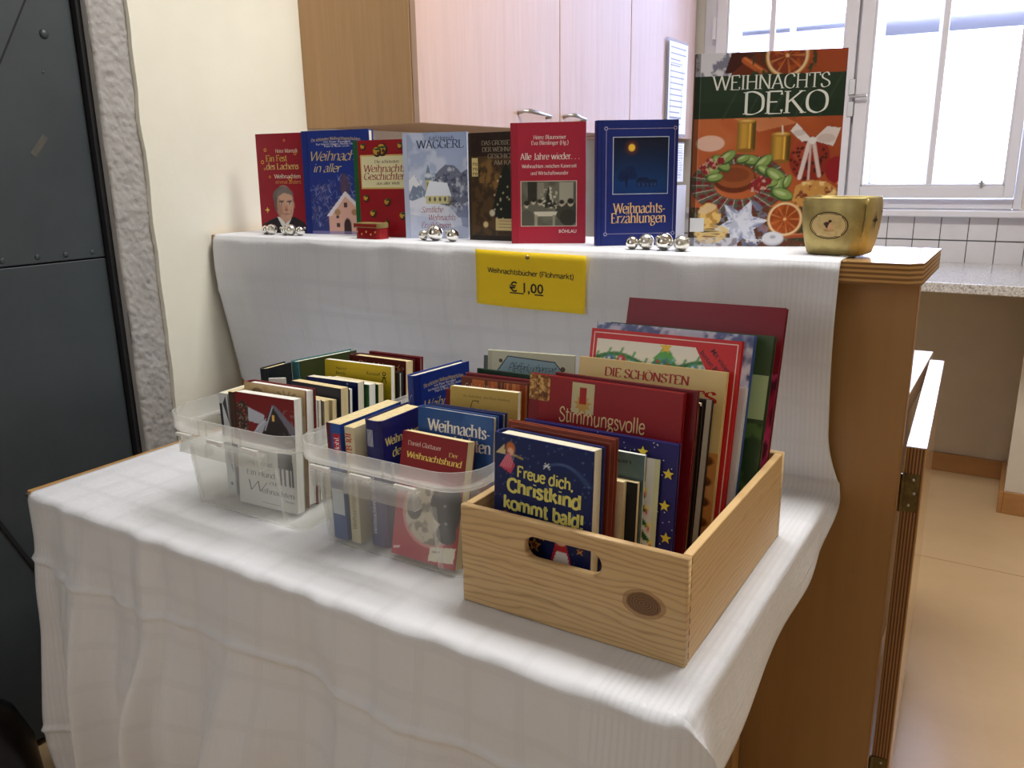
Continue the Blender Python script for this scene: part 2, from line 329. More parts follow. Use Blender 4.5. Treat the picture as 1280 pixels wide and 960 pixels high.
def vnoise(X, Y, sc_, seed=0, octv=3):
    rs = np.random.RandomState(seed); out = np.zeros_like(X); amp = 1; tot = 0
    for o in range(octv):
        g = rs.rand(64, 64); x = X*sc_*2**o+seed*.37; y = Y*sc_*2**o+seed*.73; xi = np.floor(x).astype(int); yi = np.floor(y).astype(int); fx = x-xi; fy = y-yi
        fx = fx*fx*(3-2*fx); fy = fy*fy*(3-2*fy)
        a = g[yi % 64, xi % 64]; b = g[yi % 64, (xi+1) % 64]; c = g[(yi+1) % 64, xi % 64]; d = g[(yi+1) % 64, (xi+1) % 64]
        out += amp*((a*(1-fx)+b*fx)*(1-fy)+(c*(1-fx)+d*fx)*fy); tot += amp; amp *= .5
    return out/tot
class Pic:
    """a little printed picture, coordinates u,v in 0..1 of its own frame (v up), a = height/width"""
    def __init__(s, nx, a):
        s.nx = nx; s.ny = max(2, int(nx*a)); s.a = a; u = np.linspace(0, 1, s.nx+1); v = np.linspace(0, 1, s.ny+1); s.U, s.V = np.meshgrid(u, v)
        s.c = np.ones((s.ny+1, s.nx+1, 3))
    def put(s, mask, c, al=1):
        mk = (np.clip(mask, 0, 1)*al)[..., None]; s.c = s.c*(1-mk)+(np.array(c)/255. if not isinstance(c, np.ndarray) else c)*mk; return s
    def fill(s, c): s.c[:] = np.array(c)/255.; return s
    def grad(s, c0, c1, mask=None):
        f = s.V[..., None]; g = np.array(c0)/255.*(1-f)+np.array(c1)/255.*f
        if mask is None: s.c = g.copy()
        else: s.put(mask, g)
        return s
    def aa(s, d): return np.clip(.5-d*s.nx*.8, 0, 1)
    def ell(s, cu, cv, ru, rv=None, c=(0, 0, 0), al=1, ang=0):
        rv = ru if rv is None else rv; x = s.U-cu; y = (s.V-cv)*s.a; ca, sa = cos(R(ang)), sin(R(ang)); x, y = x*ca+y*sa, -x*sa+y*ca
        d = (np.sqrt((x/ru)**2+(y/rv)**2)-1)*min(ru, rv); s.put(s.aa(d), c, al); return d
    def ring(s, cu, cv, ru, rv, wd, c, al=1):
        x = s.U-cu; y = (s.V-cv)*s.a; d = np.abs(np.sqrt((x/ru)**2+(y/rv)**2)-1)*min(ru, rv)-wd/2; s.put(s.aa(d), c, al); return s
    def poly(s, pts, c, al=1):
        ins = np.zeros_like(s.U, bool); n = len(pts)
        for i in range(n):
            x1, y1 = pts[i]; x2, y2 = pts[(i+1) % n]
            if y1 == y2: continue
            cnd = ((y1 > s.V) != (y2 > s.V)) & (s.U < (x2-x1)*(s.V-y1)/(y2-y1)+x1); ins ^= cnd
        s.put(ins.astype(float), c, al); return s
    def rect(s, u0, v0, u1, v1, c, al=1): return s.put(((s.U >= u0) & (s.U <= u1) & (s.V >= v0) & (s.V <= v1)).astype(float), c, al)
    def seg(s, p, q, wd, c, al=1):
        px, py = p[0], p[1]*s.a; dx, dy = q[0]-px, q[1]*s.a-py; L2 = dx*dx+dy*dy+1e-9
        t_ = np.clip(((s.U-px)*dx+(s.V*s.a-py)*dy)/L2, 0, 1); d = np.hypot(s.U-px-t_*dx, s.V*s.a-py-t_*dy)-wd/2; s.put(s.aa(d), c, al); return s
    def noise(s, sc_, c, thr=.5, al=.6, mask=None, seed=1, soft=8):
        n_ = vnoise(s.U, s.V*s.a, sc_, seed); mk = np.clip((n_-thr)*soft, 0, 1)
        s.put(mk if mask is None else mk*mask, c, al); return s
    def mul(s, f): s.c = np.clip(s.c*f[..., None], 0, 1); return s
    def star(s, cu, cv, r, c, n=5, inner=.45, ang=90, al=1):
        return s.poly([(cu+(r if k % 2 == 0 else r*inner)*cos(R(ang+180*k/n)), cv+(r if k % 2 == 0 else r*inner)*sin(R(ang+180*k/n))/s.a) for k in range(2*n)], c, al)
class Art:
    """print on a flat cover, coordinates in fractions of the cover width and height (v up)"""
    def __init__(s, w, h): s.w = w; s.h = h; s.v = []; s.f = []; s.c = []; s.lay = 0
    def _next(s): s.lay += 1; return .00025+s.lay*.00003
    def faces(s, polys, c):
        z = s._next()
        for p in polys:
            k = len(s.v); s.v += [(x*s.w, z, y*s.h) for x, y in p]; s.f.append(tuple(range(k, k+len(p)))); s.c += [lin(c)]*len(p)
    def rect(s, u0, v0, u1, v1, c): s.faces([[(u0, v0), (u1, v0), (u1, v1), (u0, v1)]], c); return s
    def frame(s, u0, v0, u1, v1, wd, c):
        a = wd; b = wd*s.w/s.h
        s.faces([[(u0, v0), (u1, v0), (u1, v0+b), (u0, v0+b)], [(u0, v1-b), (u1, v1-b), (u1, v1), (u0, v1)], [(u0, v0), (u0+a, v0), (u0+a, v1), (u0, v1)], [(u1-a, v0), (u1, v0), (u1, v1), (u1-a, v1)]], c); return s
    def poly(s, p, c): s.faces([p], c); return s
    def ell(s, cu, cv, ru, c, rv=None, n=20):
        rv = ru*s.w/s.h if rv is None else rv; s.faces([[(cu+ru*cos(2*pi*i/n), cv+rv*sin(2*pi*i/n)) for i in range(n)]], c); return s
    def star(s, cu, cv, r, c, n=5, inner=.45, ang=90):
        k_ = s.w/s.h; s.faces([[(cu+(r if k % 2 == 0 else r*inner)*cos(R(ang+180*k/n)), cv+(r if k % 2 == 0 else r*inner)*sin(R(ang+180*k/n))*k_) for k in range(2*n)]], c); return s
    def line(s, p, q, wd, c):
        x0, y0, x1, y1 = p[0]*s.w, p[1]*s.h, q[0]*s.w, q[1]*s.h; L = math.hypot(x1-x0, y1-y0) or 1; nx, ny = -(y1-y0)/L*wd*s.w/2, (x1-x0)/L*wd*s.w/2
        s.faces([[((x0+nx)/s.w, (y0+ny)/s.h), ((x0-nx)/s.w, (y0-ny)/s.h), ((x1-nx)/s.w, (y1-ny)/s.h), ((x1+nx)/s.w, (y1+ny)/s.h)]], c); return s
    def text(s, t_, u0, u1, v, hgt, c, font='serif', wt=.19, shear=0, rot=0, bold=0, bend=0):
        """t_ fills u0..u1 on the baseline v; hgt = x-height (fraction of cover height)"""
        if font == 'sans': q, wd = sans_text(t_, bold)
        elif font == 'script': q, wd = pen_text(t_, wt, False, 40, .03, -.08); shear = shear or .35
        else: q, wd = pen_text(t_, wt, font == 'serif', 18 if font == 'serif' else 0, .045 if font == 'serif' else wt*.9)
        kx = (u1-u0)*s.w/wd; ky = hgt*s.h; out = []; ca, sa = cos(R(rot)), sin(R(rot))
        for p in q:
            o = []
            for x, y in p:
                X = x*kx+y*ky*shear; Y_ = y*ky
                if bend: xx = x/wd-.5; Y_ += bend*s.h*(.25-xx*xx)*4
                o.append((u0+(X*ca-Y_*sa)/s.w, v+(X*sa+Y_*ca)/s.h))
            out.append(o)
        s.faces(out, c); return s
    def pic(s, p, u0, v0, u1, v1):
        z = s._next(); k = len(s.v); n = p.nx+1; X = (u0+(u1-u0)*p.U)*s.w; Z = (v0+(v1-v0)*p.V)*s.h
        s.v += [(a, z, b) for a, b in zip(X.ravel().tolist(), Z.ravel().tolist())]
        c = np.clip(p.c, 0, 1); c = np.where(c <= .04045, c/12.92, ((c+.055)/1.055)**2.4).reshape(-1, 3).tolist()
        for j in range(p.ny):
            for i in range(p.nx):
                a = j*n+i; q = (a, a+1, a+1+n, a+n); s.f.append(tuple(k+x for x in q)); s.c += [c[x] for x in q]
        return s
    def build(s, name, parent, place, mat=None):
        vv = [place(x, z, y) for x, z, y in s.v]
        o = put(name, vv, s.f, mat or M_INK, parent)
        a = o.data.color_attributes.new('Col', 'FLOAT_COLOR', 'CORNER')
        flat = np.ones((len(s.c), 4), np.float32); flat[:, :3] = s.c; a.data.foreach_set('color', flat.ravel()); return o

# ------------------------------------------------------------------ books
def book(label, pl, col, group, front=None, spine=None, pages=None, hard=True, spine_col=None, rough=.35, roll=0, cat='book', side=None):
    x, y, z, yw, lean, w_, h, t_ = pl
    o = empty('book', (0, 0, 0)); o.matrix_world = Matrix.Translation((x, y, z)) @ Matrix.Rotation(R(yw), 4, 'Z') @ Matrix.Rotation(-R(lean), 4, 'X') @ Matrix.Rotation(R(roll), 4, 'Y')
    tag(o, label, cat, group); bt = .0022 if hard else .0006; ov = .0025 if hard else 0
    r = min(t_*.28, .006) if hard else .0008
    # cover: U-shaped section (front board, rounded spine, back board) extruded upwards
    if hard:
        outer = [(w_, 0), (w_*.04+.004, 0), (.004, .0006), (r*.5, 0)]+[(-r*.55*sin(pi*k/6)+.0, t_*k/6) for k in range(1, 6)]+[(r*.5, t_), (.004, t_-.0006), (w_*.04+.004, t_), (w_, t_)]
        inner = [(w_, t_-bt), (w_*.04+.004, t_-bt), (.004, t_-bt-.0006), (r*.5+bt, t_-bt)]+[(-r*.55*sin(pi*k/6)+bt, bt+(t_-2*bt)*k/6) for k in range(5, 0, -1)]+[(r*.5+bt, bt), (.004, bt+.0006), (w_*.04+.004, bt), (w_, bt)]
    else:
        outer = [(w_, 0), (.001, 0), (0, .001), (0, t_-.001), (.001, t_), (w_, t_)]; inner = [(w_, t_-bt), (bt+.001, t_-bt), (bt, t_-bt-.001), (bt, bt+.001), (bt+.001, bt), (w_, bt)]
    n = len(outer); k = n-1; V = []; F = []
    for zz in (0, h):
        V += [(a, b, zz) for a, b in outer]+[(a, b, zz) for a, b in inner]
    N2 = 2*n
    for i in range(N2):
        j = (i+1) % N2; F.append((i, j, j+N2, i+N2))
    for i in range(n-1):
        a, b, c, d = i, i+1, N2-2-i, N2-1-i; F.append((b, a, d, c)); F.append((a+N2, b+N2, c+N2, d+N2))
    F = [f[::-1] for f in F]
    put('cover', V, F, cover_mat(col, rough), o)
    pg = MB(); x0, x1, y0, y1, z0, z1 = bt+.0012, w_-ov-.0008, bt+.0002, t_-bt-.0002, ov, h-ov
    if hard:   # slightly hollow fore-edge
        prof = [(x0, y0), (x1, y0), (x1-.0012, y0+(y1-y0)*.25), (x1-.0018, (y0+y1)/2), (x1-.0012, y0+(y1-y0)*.75), (x1, y1), (x0, y1)]
    else: prof = [(x0, y0), (x1, y0), (x1, y1), (x0, y1)]
    pg.loft([[(a, b, z0) for a, b in prof], [(a, b, z1) for a, b in prof]]); pg.build('page_block', pages or M_PAPER, o)
    if front:
        A = Art(w_, h); front(A); A.build('cover_print', o, lambda a, b, d: (a, -b, d))
    if spine:
        A = Art(t_, h); spine(A); rb = (r*.55 if hard else 0)
        A.build('spine_print', o, lambda a, b, d: (-b-rb*sin(pi*min(max(1-a/t_, 0), 1)), t_-a, d))
    return o
# ------------------------------------------------------------------ the room
XW, YB = -1.74, 3.75                      # left wall plane, window wall plane
rnd = random.Random(4)
struct(box('floor', (-1.9, -2.5, -.04), (2.5, YB, 0), M_FLOOR))
box('floor_seam', (-.9, 2.83, .0), (2.4, 2.834, .0006), noisy('floor_joint', (172, 140, 102), (172, 140, 102)), None)['kind'] = 'structure'
struct(box('wall_left_leak_stop', (-1.98, -2.5, -.04), (-1.9, YB+.3, 2.95), M_WALL))  # added unseen behind the door and left wall, stops light leaking in
struct(box('ceiling', (-1.9, -2.5, 2.9), (2.5, YB+.1, 2.95), M_CEIL))
struct(box('wall_front', (-1.9, -2.6, 0), (2.5, -2.5, 2.9), M_WALL))
struct(box('wall_right', (2.5, -2.5, 0), (2.6, 3.37, 2.9), M_WALL))
# left wall: white plaster with a worn edge, a rough grey painted band, then the door
def left_wall(name, y0, y1, mat, x, edge=False):
    v = []; f = []; n = 90
    for i in range(n+1):
        z = 2.9*i/n
        e = (noise.noise(Vector((3.1, z*9, 0)))*.006+max(0, noise.noise(Vector((1, z*26, 5)))-.45)*.02) if edge else 0
        v += [(x-.06, y0+e, z), (x, y0+e+(.004 if edge else 0), z), (x, y1, z), (x-.06, y1, z)]
    for i in range(n):
        for j in range(4): a = 4*i+j; b = 4*i+(j+1) % 4; f.append((a, b, b+4, a+4))
    f += [(3, 2, 1, 0), (4*n, 4*n+1, 4*n+2, 4*n+3)]
    return struct(put(name, v, f, mat))
left_wall('wall_left', 1.2, YB, M_WALL, XW, True)
box('wall_left_front', (XW-.12, -2.5, 0), (XW, -.02, 2.9), M_WALL)['kind'] = 'structure'
# rough plaster band beside the door (brush marks in relief)
v = []; f = []; ny, nz = 26, 640
for i in range(nz+1):
    for j in range(ny+1):
        y = 1.118+.086*j/ny; z = 2.9*i/nz
        d = noise.noise(Vector((y*40+z*9, z*14, 2)))*.0022+noise.noise(Vector((y*120+z*60, z*70, 9)))*.0034+noise.noise(Vector((y*240+z*110, z*150, 3)))*.0022
        v.append((XW-.012+d-(.006 if j == 0 else 0), y+(noise.noise(Vector((0, z*7, 1)))*.003 if j == 0 else 0), z))
for i in range(nz):
    for j in range(ny): a = i*(ny+1)+j; f.append((a, a+1, a+ny+2, a+ny+1))
k = len(v); v += [(XW-.1, 1.118, 0), (XW-.1, 1.118, 2.9), (XW-.1, 1.204, 2.9), (XW-.1, 1.204, 0)]
f += [(k, 0, nz*(ny+1), k+1), (k+3, k+2, nz*(ny+1)+ny, ny)]
struct(put('trim_1', v, f, M_PLASTER, smooth=True))['label'] = 'rough grey painted plaster band beside the metal door'
# sheet-metal door, set back
d = empty('door_1', (XW-.05, .55, 0)); struct(d); XD = XW-.05
MB().box((XD-.05, -.0, .02), (XD, 1.104, 1.088)).build('lower_sheet', M_DOOR, None, bevel=.002)
MB().box((XD-.05, -.0, 1.091), (XD, 1.104, 2.2)).build('upper_sheet', M_DOOR, None, bevel=.002)
for nm in ('lower_sheet', 'upper_sheet'):
    o = bpy.data.objects[nm]; o.parent = d; o.matrix_parent_inverse = Matrix.Translation((-(XW-.05), -.55, 0))
def dpart(mb, nm, mat, bevel=0):
    o = mb.build(nm, mat, d, bevel=bevel); o.matrix_parent_inverse = Matrix.Translation((-(XW-.05), -.55, 0)); return o
def bar(y0, z0, y1, z1, wd, th):
    L = math.hypot(y1-y0, z1-z0); ny_, nz_ = -(z1-z0)/L*wd/2, (y1-y0)/L*wd/2
    m_ = MB(); a = [(y0+ny_, z0+nz_), (y0-ny_, z0-nz_), (y1-ny_, z1-nz_), (y1+ny_, z1+nz_)]
    m_.loft([[(XD, *p) for p in a], [(XD+th, *p) for p in a]]); return m_
dpart(bar(.688, 1.29, 1.12, 2.065, .238, .005), 'brace_strip', M_DOOR)
dpart(bar(.42, 1.43, 1.0, .03, .008, .004), 'diagonal_rod', M_BLACK)
dpart(bar(.86, 1.3535, 1.104, 1.791, .004, .0052), 'brace_seam', M_BLACK)
riv = None
for (yy, zz, rr_) in [(1.038, 1.557, .010), (.879, 1.104, .006), (.951, 1.105, .006), (1.013, 1.104, .006), (1.074, 1.104, .0055), (.80, 1.104, .006), (.72, 1.104, .006), (.60, 1.104, .006), (.848, .60, .006), (1.024, 1.481, .003)]:
    if riv is None:
        m_ = MB().lathe([(1, 0), (.86, .3), (.5, .48), (.05, .52)], n=12); riv = m_.build('rivet', M_DOOR, d, smooth=True)
        o = riv
    else: o = riv.copy(); COL.objects.link(o); o.parent = d
    o.location = (0, yy-.55, zz); o.rotation_euler = (0, R(90), 0); o.scale = (rr_, rr_, rr_)
box('scuff_mark', (XD, 0, 0), (XD+.0008, .014, .05), M_SCUFF, None)
o = bpy.data.objects['scuff_mark']; o.parent = d; 
o.matrix_parent_inverse = Matrix.Identity(4); o.matrix_basis = Matrix.Translation((-XD, .970-.55, 1.318)) @ Matrix.Rotation(R(-40), 4, 'X')
struct(box('door_frame_gap', (XD-.06, 1.106, 0), (XW-.034, 1.1175, 2.9), M_BLACK)); box('door_lintel', (XD-.06, -.02, 2.2), (XD+.02, 1.12, 2.9), M_WALL)['kind'] = 'structure'
# window wall, window niche
WX0, WX1, WZ0, WZ1 = -1.33, -.045, 1.088, 2.46
wb = MB().box((-1.9, YB, 0), (.03, YB+.3, WZ0-.03)); wb.box((-1.9, YB, WZ0-.03), (WX0, YB+.3, 2.9)); wb.box((WX1, YB, WZ0-.03), (.03, YB+.3, 2.9)); wb.box((WX0, YB, WZ1), (WX1, YB+.3, 2.9))
WBK = struct(wb.build('wall_back', M_WALLB))
struct(box('wall_back_pier', (.03, 3.37, 0), (2.6, YB+.3, 2.9), M_WALLB))
box('tile_grout', (-1.735, YB-.004, .868), (.028, YB-.0005, 1.062), M_GROUT, WBK)
tile = None
for r_ in range(2):
    for c_ in range(-14, 4):
        x = -.3105+.0985*c_+(.0 if r_ else .0); z = .966+.0015-.0985*(1-r_)+.001
        x1 = min(x+.0955, .028)
        if x < -1.735 or x > .02: continue
        if tile is None or x1-x < .09:
            o = box('tile', (0, 0, 0), (x1-x, .006, .0935), M_TILE, WBK, bevel=.0012)
            if tile is None: tile = o
        else: o = tile.copy(); COL.objects.link(o)
        o.location = (x, YB-.0072+rnd.uniform(-.0004, .0004), z)
struct(box('baseboard_back', (-1.74, YB-.016, 0), (.03, YB, .078), M_BASEB, bevel=.002))
struct(box('baseboard_right', (.014, 3.355, 0), (.03, YB-.016, .085), M_BASEB, bevel=.002))
struct(box('baseboard_pier', (.03, 3.354, 0), (2.5, 3.37, .085), M_BASEB, bevel=.002))
o = box('window_sill', (WX0-.04, YB-.045, 1.058), (.028, YB+.06, 1.086), M_WINF, bevel=.006); struct(o)
# one double-casement window: box frame, two inner sashes, two outer sashes behind
win = empty('window_1', (-.69, YB, 1.09)); struct(win); WI = Matrix.Translation((.69, -YB, -1.09))
def wp(mb, nm, mat, parent=win, bevel=.003):
    o = mb.build(nm, mat, parent, bevel=bevel)
    if parent == win: o.matrix_parent_inverse = WI
    return o
fr = MB()
fr.box((WX0, YB-.0, WZ0), (WX0+.065, YB+.17, WZ1)).box((WX1-.03, YB, WZ0), (WX1, YB+.17, WZ1)).box((WX0+.065, YB+.0, WZ0), (WX1-.03, YB+.17, WZ0+.04)).box((WX0+.065, YB, WZ1-.04), (WX1-.03, YB+.17, WZ1))
wp(fr, 'window_frame', M_WINF)
wp(MB().box((-.72, YB+.0, WZ0+.04), (-.64, YB+.02, WZ1-.04)), 'centre_post', M_WINF)
def sash(x0, x1, y, st, rail, mull, z0=WZ0+.045):
    s_ = MB(); th = .032; z1 = WZ1-.045
    s_.box((x0, y-th, z0), (x0+st[0], y, z1)).box((x1-st[1], y-th, z0), (x1, y, z1)).box((x0+st[0], y-th, z0), (x1-st[1], y, z0+rail)).box((x0+st[0], y-th, z1-.05), (x1-st[1], y, z1))
    o = wp(s_, 'sash', M_WINF)
    mb_ = MB().box((mull-.011, y-.026, z0+rail), (mull+.011, y-.006, z1-.05)); q = mb_.build('glazing_bar', M_WINF, o, bevel=.003)
    g = MB().box((x0+st[0]-.005, y-.018, z0+rail-.005), (x1-st[1]+.005, y-.014, z1-.045)); g.build('pane', M_GLASS, o)
    # moulded beads around the glass, one deep step each side
    b_ = MB(); 
    for a, c in ((x0+st[0], x0+st[0]+.008), (x1-st[1]-.008, x1-st[1])): b_.box((a, y-.028, z0+rail), (c, y-.004, z1-.05))
    b_.box((x0+st[0], y-.028, z0+rail), (x1-st[1], y-.004, z0+rail+.008)); b_.build('glazing_bead', M_WINF, o, bevel=.002)
    return o
sl = sash(WX0+.065, -.685, YB-.004, (.045, .045), .045, -1.026)
sr = sash(-.675, WX1-.03, YB-.004, (.050, .034), .045, -.371)
sash(WX0+.067, -.69, YB+.16, (.045, .045), .05, -.985)
sash(-.67, WX1-.032, YB+.16, (.05, .034), .05, -.40)
hn = MB().box((-.700, YB-.042, 1.54), (-.676, YB-.036, 1.60)).box((-.700, YB-.042, 1.455), (-.676, YB-.036, 1.515)).tube([(-.690, YB-.036, 1.530), (-.690, YB-.062, 1.530), (-.66, YB-.066, 1.531), (-.625, YB-.066, 1.532)], .006)
wp(hn, 'window_handle', M_STEEL, bevel=.002)
for zz in (1.80,): wp(MB().box((WX0+.05, YB-.044, zz), (WX0+.064, YB-.032, zz+.09)), 'hinge', M_WINF, bevel=.002)
wp(MB().box((-.19, YB-.046, 1.175), (-.182, YB-.034, 1.20)).box((-.196, YB-.05, 1.186), (-.176, YB-.046, 1.19)), 'catch', M_STEEL, bevel=0)
# house over the road, seen through the left sash
nb = empty('neighbouring_house', (-2.5, 16.7, .28)); tag(nb, 'overexposed pale house front with a grey roof gutter outside the window', 'building'); nb.rotation_euler = (0, 0, R(5))
m_fac = new_mat('sunlit_render', (245, 243, 248), .9); m_gut = new_mat('grey_gutter', (84, 86, 108), .6)
box('wall', (-16, .35, -4), (18, 6, 3.2), m_fac, nb)
box('eaves_shadow_board', (-16, .0, 3.15), (-.7, .6, 3.36), new_mat('eaves_shadow_tone', (112, 104, 132), .8), nb)  # shadow under the gutter put into the tone, cut short where glare whitens it
box('gutter', (-16, -.14, 3.42), (18, .02, 3.58), m_gut, nb)
MB().loft([[(-16, -.1, 3.55), (-16, 3.2, 4.9), (-16, 6.2, 3.55)], [(18, -.1, 3.55), (18, 3.2, 4.9), (18, 6.2, 3.55)]]).build('roof', new_mat('pale_roof', (235, 232, 236), .9), nb)
# granite worktop under the window, on brackets
g = empty('window_worktop', (-.5, 3.4, .88)); tag(g, 'grey speckled stone worktop running below the window', 'worktop')
o = MB().box((-1.72, 3.08, .845), (.027, 3.738, .88)).build('slab', M_GRAN, g, bevel=.004); o.matrix_parent_inverse = Matrix.Translation((.5, -3.4, -.88))
for xx in (-1.6, -.95):
    o = MB().box((xx, 3.3, .60), (xx+.03, 3.745, .845)).build('bracket', M_WINF, g); o.matrix_parent_inverse = Matrix.Translation((.5, -3.4, -.88))
# wall cupboards along the left wall
Y0, Y1, Y2, Y3, XC, ZC = 1.715, 2.452, 3.0, 3.68, -1.345, 1.386
cb = None
def cupboard(label, ya, yb, handles, side=False):
    e = empty('wall_cupboard', (XW, ya, ZC)); tag(e, label, 'cupboard', None); I = Matrix.Translation((-XW, -ya, -ZC))
    o = MB().box((XW, ya, ZC), (XC-.020, ya+.018, 2.5)).box((XW, yb-.018, ZC), (XC-.020, yb, 2.5)).box((XW, ya+.018, ZC+.004), (XC-.02, yb-.018, ZC+.022)).box((XW, ya+.018, 2.48), (XC-.02, yb-.018, 2.5)).build('carcass', M_CABS if side else M_CABD, e, bevel=.0008); o.matrix_parent_inverse = I
    dr = MB().box((XC-.018, ya+.002, ZC+.001), (XC, yb-.003, 2.5)).build('door', M_CABD, e, bevel=.0015); dr.matrix_parent_inverse = I
    for hy0, hy1, hz in handles:
        h = MB(); h.tube([(XC, hy0, hz), (XC+.022, hy0+.004, hz+.004), (XC+.032, hy0+.02, hz+.005), (XC+.030, hy1-.02, hz-.004), (XC+.020, hy1-.004, hz-.008), (XC, hy1, hz-.008)], [.005, .005, .0065, .0045, .004, .004], 10)
        h.build('handle', M_STEEL, dr, smooth=True)
    return e
cupboard('near wall cupboard with the dark beech side panel and a steel bow handle', Y0, Y1, [(2.19, 2.36, 1.432)], True)
cupboard('narrow middle wall cupboard in pinkish beech', Y1, Y2, [(2.475, 2.60, 1.432)])
cupboard('far wall cupboard in pale beech next to the window', Y2, Y3, [])
nt = empty('notice_sleeve', (XC+.002, 3.42, 1.34)); tag(nt, 'clear acrylic sleeve holding a printed white sheet, upper of two on the far cupboard', 'notice'); I = Matrix.Translation((-XC-.002, -3.42, -1.34))
def notice(e, I, y0, y1, z0, z1, seed):
    o = MB().box((XC+.0005, y0, z0), (XC+.010, y1, z1)).build('sleeve', M_ACRYL, e, bevel=.001); o.matrix_parent_inverse = I
    A = Art(y1-y0, z1-z0); A.rect(.04, .03, .96, .97, (238, 238, 242)); r_ = random.Random(seed)
    for k in range(14):
        vv = .92-k*.06; A.rect(.12, vv-.012, .12+r_.uniform(.45, .76), vv, (150, 150, 165))
    A.frame(.14, .2, .7, .76, .015, (160, 160, 175))
    o = A.build('sheet', e, lambda a, b, dd_: (XC+.012+b, y0+a, z0+dd_), M_INKM); o.matrix_parent_inverse = I
notice(nt, I, 3.34, 3.57, 1.392, 1.775, 2)
nt2 = empty('notice_sleeve', (XC+.002, 3.42, 1.2)); tag(nt2, 'white handwritten sheet standing below the acrylic sleeve, left of the large cookbook', 'notice'); I2 = Matrix.Translation((-XC-.002, -3.42, -1.2))
notice(nt2, I2, 3.44, 3.56, 1.20, 1.37, 5)
o = MB().box((XC-.01, 3.40, .885), (XC+.012, 3.60, 1.19)).build('stand', M_WINF, nt2, bevel=.002); o.matrix_parent_inverse = I2

# ------------------------------------------------------------------ the counter, its gate, the table
ZT, YF = 1.123, 1.36
ct = empty('counter', (-.9, 1.5, 0)); tag(ct, 'tall maple counter with striped plywood edge and draped in white cloth', 'counter'); CI = Matrix.Translation((.9, -1.5, 0))
def cp(mb, nm, mat, parent=ct, bevel=.001, inv=CI):
    o = mb.build(nm, mat, parent, bevel=bevel); o.matrix_parent_inverse = inv; return o
xr = -.131
out = [(XW+.002, YF), (xr-.018, YF), (xr, YF+.018), (xr, 1.632), (XW+.002, 1.632)]
cp(MB().loft([[(x, y, ZT-.034) for x, y in out], [(x, y, ZT-.0012) for x, y in out]]), 'worktop_edge', M_PLYH)
cp(MB().loft([[(x, y, ZT-.0012) for x, y in out], [(x, y, ZT) for x, y in out]]), 'worktop_surface', M_CTRTOP, bevel=0)
cp(MB().box((XW+.002, 1.405, 0), (-.137, 1.425, ZT-.034)), 'front_panel', M_CTR)
cp(MB().box((-.215, 1.425, 0), (-.197, 1.60, ZT-.034)), 'end_panel', M_CTR)
cp(MB().box((XW+.002, 1.60, 0), (-.197, 1.615, ZT-.034)), 'back_panel', M_CTR)
cp(MB().box((-.1372, 1.4045, 0), (-.1362, 1.4255, ZT-.034)), 'edge_banding', M_BASEB, bevel=0)
lc = empty('low_work_unit', (-.6, 1.9, 0)); tag(lc, 'low work unit with a pale glossy top behind the counter', 'cabinet'); LI = Matrix.Translation((.6, -1.9, 0))
cp(MB().box((-1.30, 1.625, .762), (-.172, 2.26, .81)), 'top', M_LAM, lc, .002, LI)
cp(MB().box((-1.28, 1.63, .08), (-.200, 2.22, .762)), 'body', M_CTR, lc, .001, LI)
gt = empty('counter_gate', (-.118, 1.45, 0)); tag(gt, 'thick plywood gate leaf hinged to the counter end, standing ajar', 'gate')
gt.rotation_euler = (0, 0, R(2.9))
cp(MB().box((-.0145, 0, .06), (.0130, .71, .8085)), 'leaf_core', M_PLYV, gt, .0008, Matrix.Identity(4))
cp(MB().box((-.0145, .0006, .8087), (.0130, .71, .8105)), 'top_edge', M_LAM, gt, 0, Matrix.Identity(4))
cp(MB().box((.0131, .0006, .06), (.0148, .71, .8105)), 'right_face', M_CTRTOP, gt, .0004, Matrix.Identity(4))
cp(MB().box((-.0162, .0006, .06), (-.0146, .71, .8105)), 'left_face', M_CTRTOP, gt, .0004, Matrix.Identity(4))
hg = None
for zz in (.695, .135):
    if hg is None:
        m_ = MB().box((-.0165, -.002, 0), (.0095, -.0003, .068)); m_.tube([(-.0165, -.004, 0), (-.0165, -.004, .068)], .0034, 10)
        hg = m_.build('hinge', M_HINGE, gt, bevel=0)
        sc_ = []
        for k, (a, b) in enumerate(((.0, .058), (.003, .034), (-.004, .012))):
            q = MB().lathe([(.0028, 0), (.0024, .0008), (.0004, .001)], n=10).build('screw', M_STEEL, hg, smooth=True); q.location = (a, -.002, b); q.rotation_euler = (R(90), 0, 0)
        hg.location = (0, 0, zz); o = hg
    else:
        o = hg.copy(); COL.objects.link(o); o.parent = gt; o.location = (0, 0, zz)
        for c_ in hg.children:
            q = c_.copy(); COL.objects.link(q); q.parent = o
tb = empty('table', (-.86, 1.0, 0)); tag(tb, 'low wooden table under the white cloth, pushed against the counter', 'table'); TI = Matrix.Translation((.86, -1.0, 0))
cp(MB().box((-1.492, .706, .697), (-.248, 1.40, .7195)), 'table_top', M_TABLE, tb, .002, TI)
for a, b in ((-1.44, .80), (-.56, .80), (-1.44, 1.34), (-.40, 1.34)): cp(MB().box((a, b, 0), (a+.04, b+.04, .697)), 'leg', M_TABLE, tb, .002, TI)
cp(MB().box((-1.43, .80, .62), (-.54, .82, .697)), 'apron', M_TABLE, tb, .001, TI)

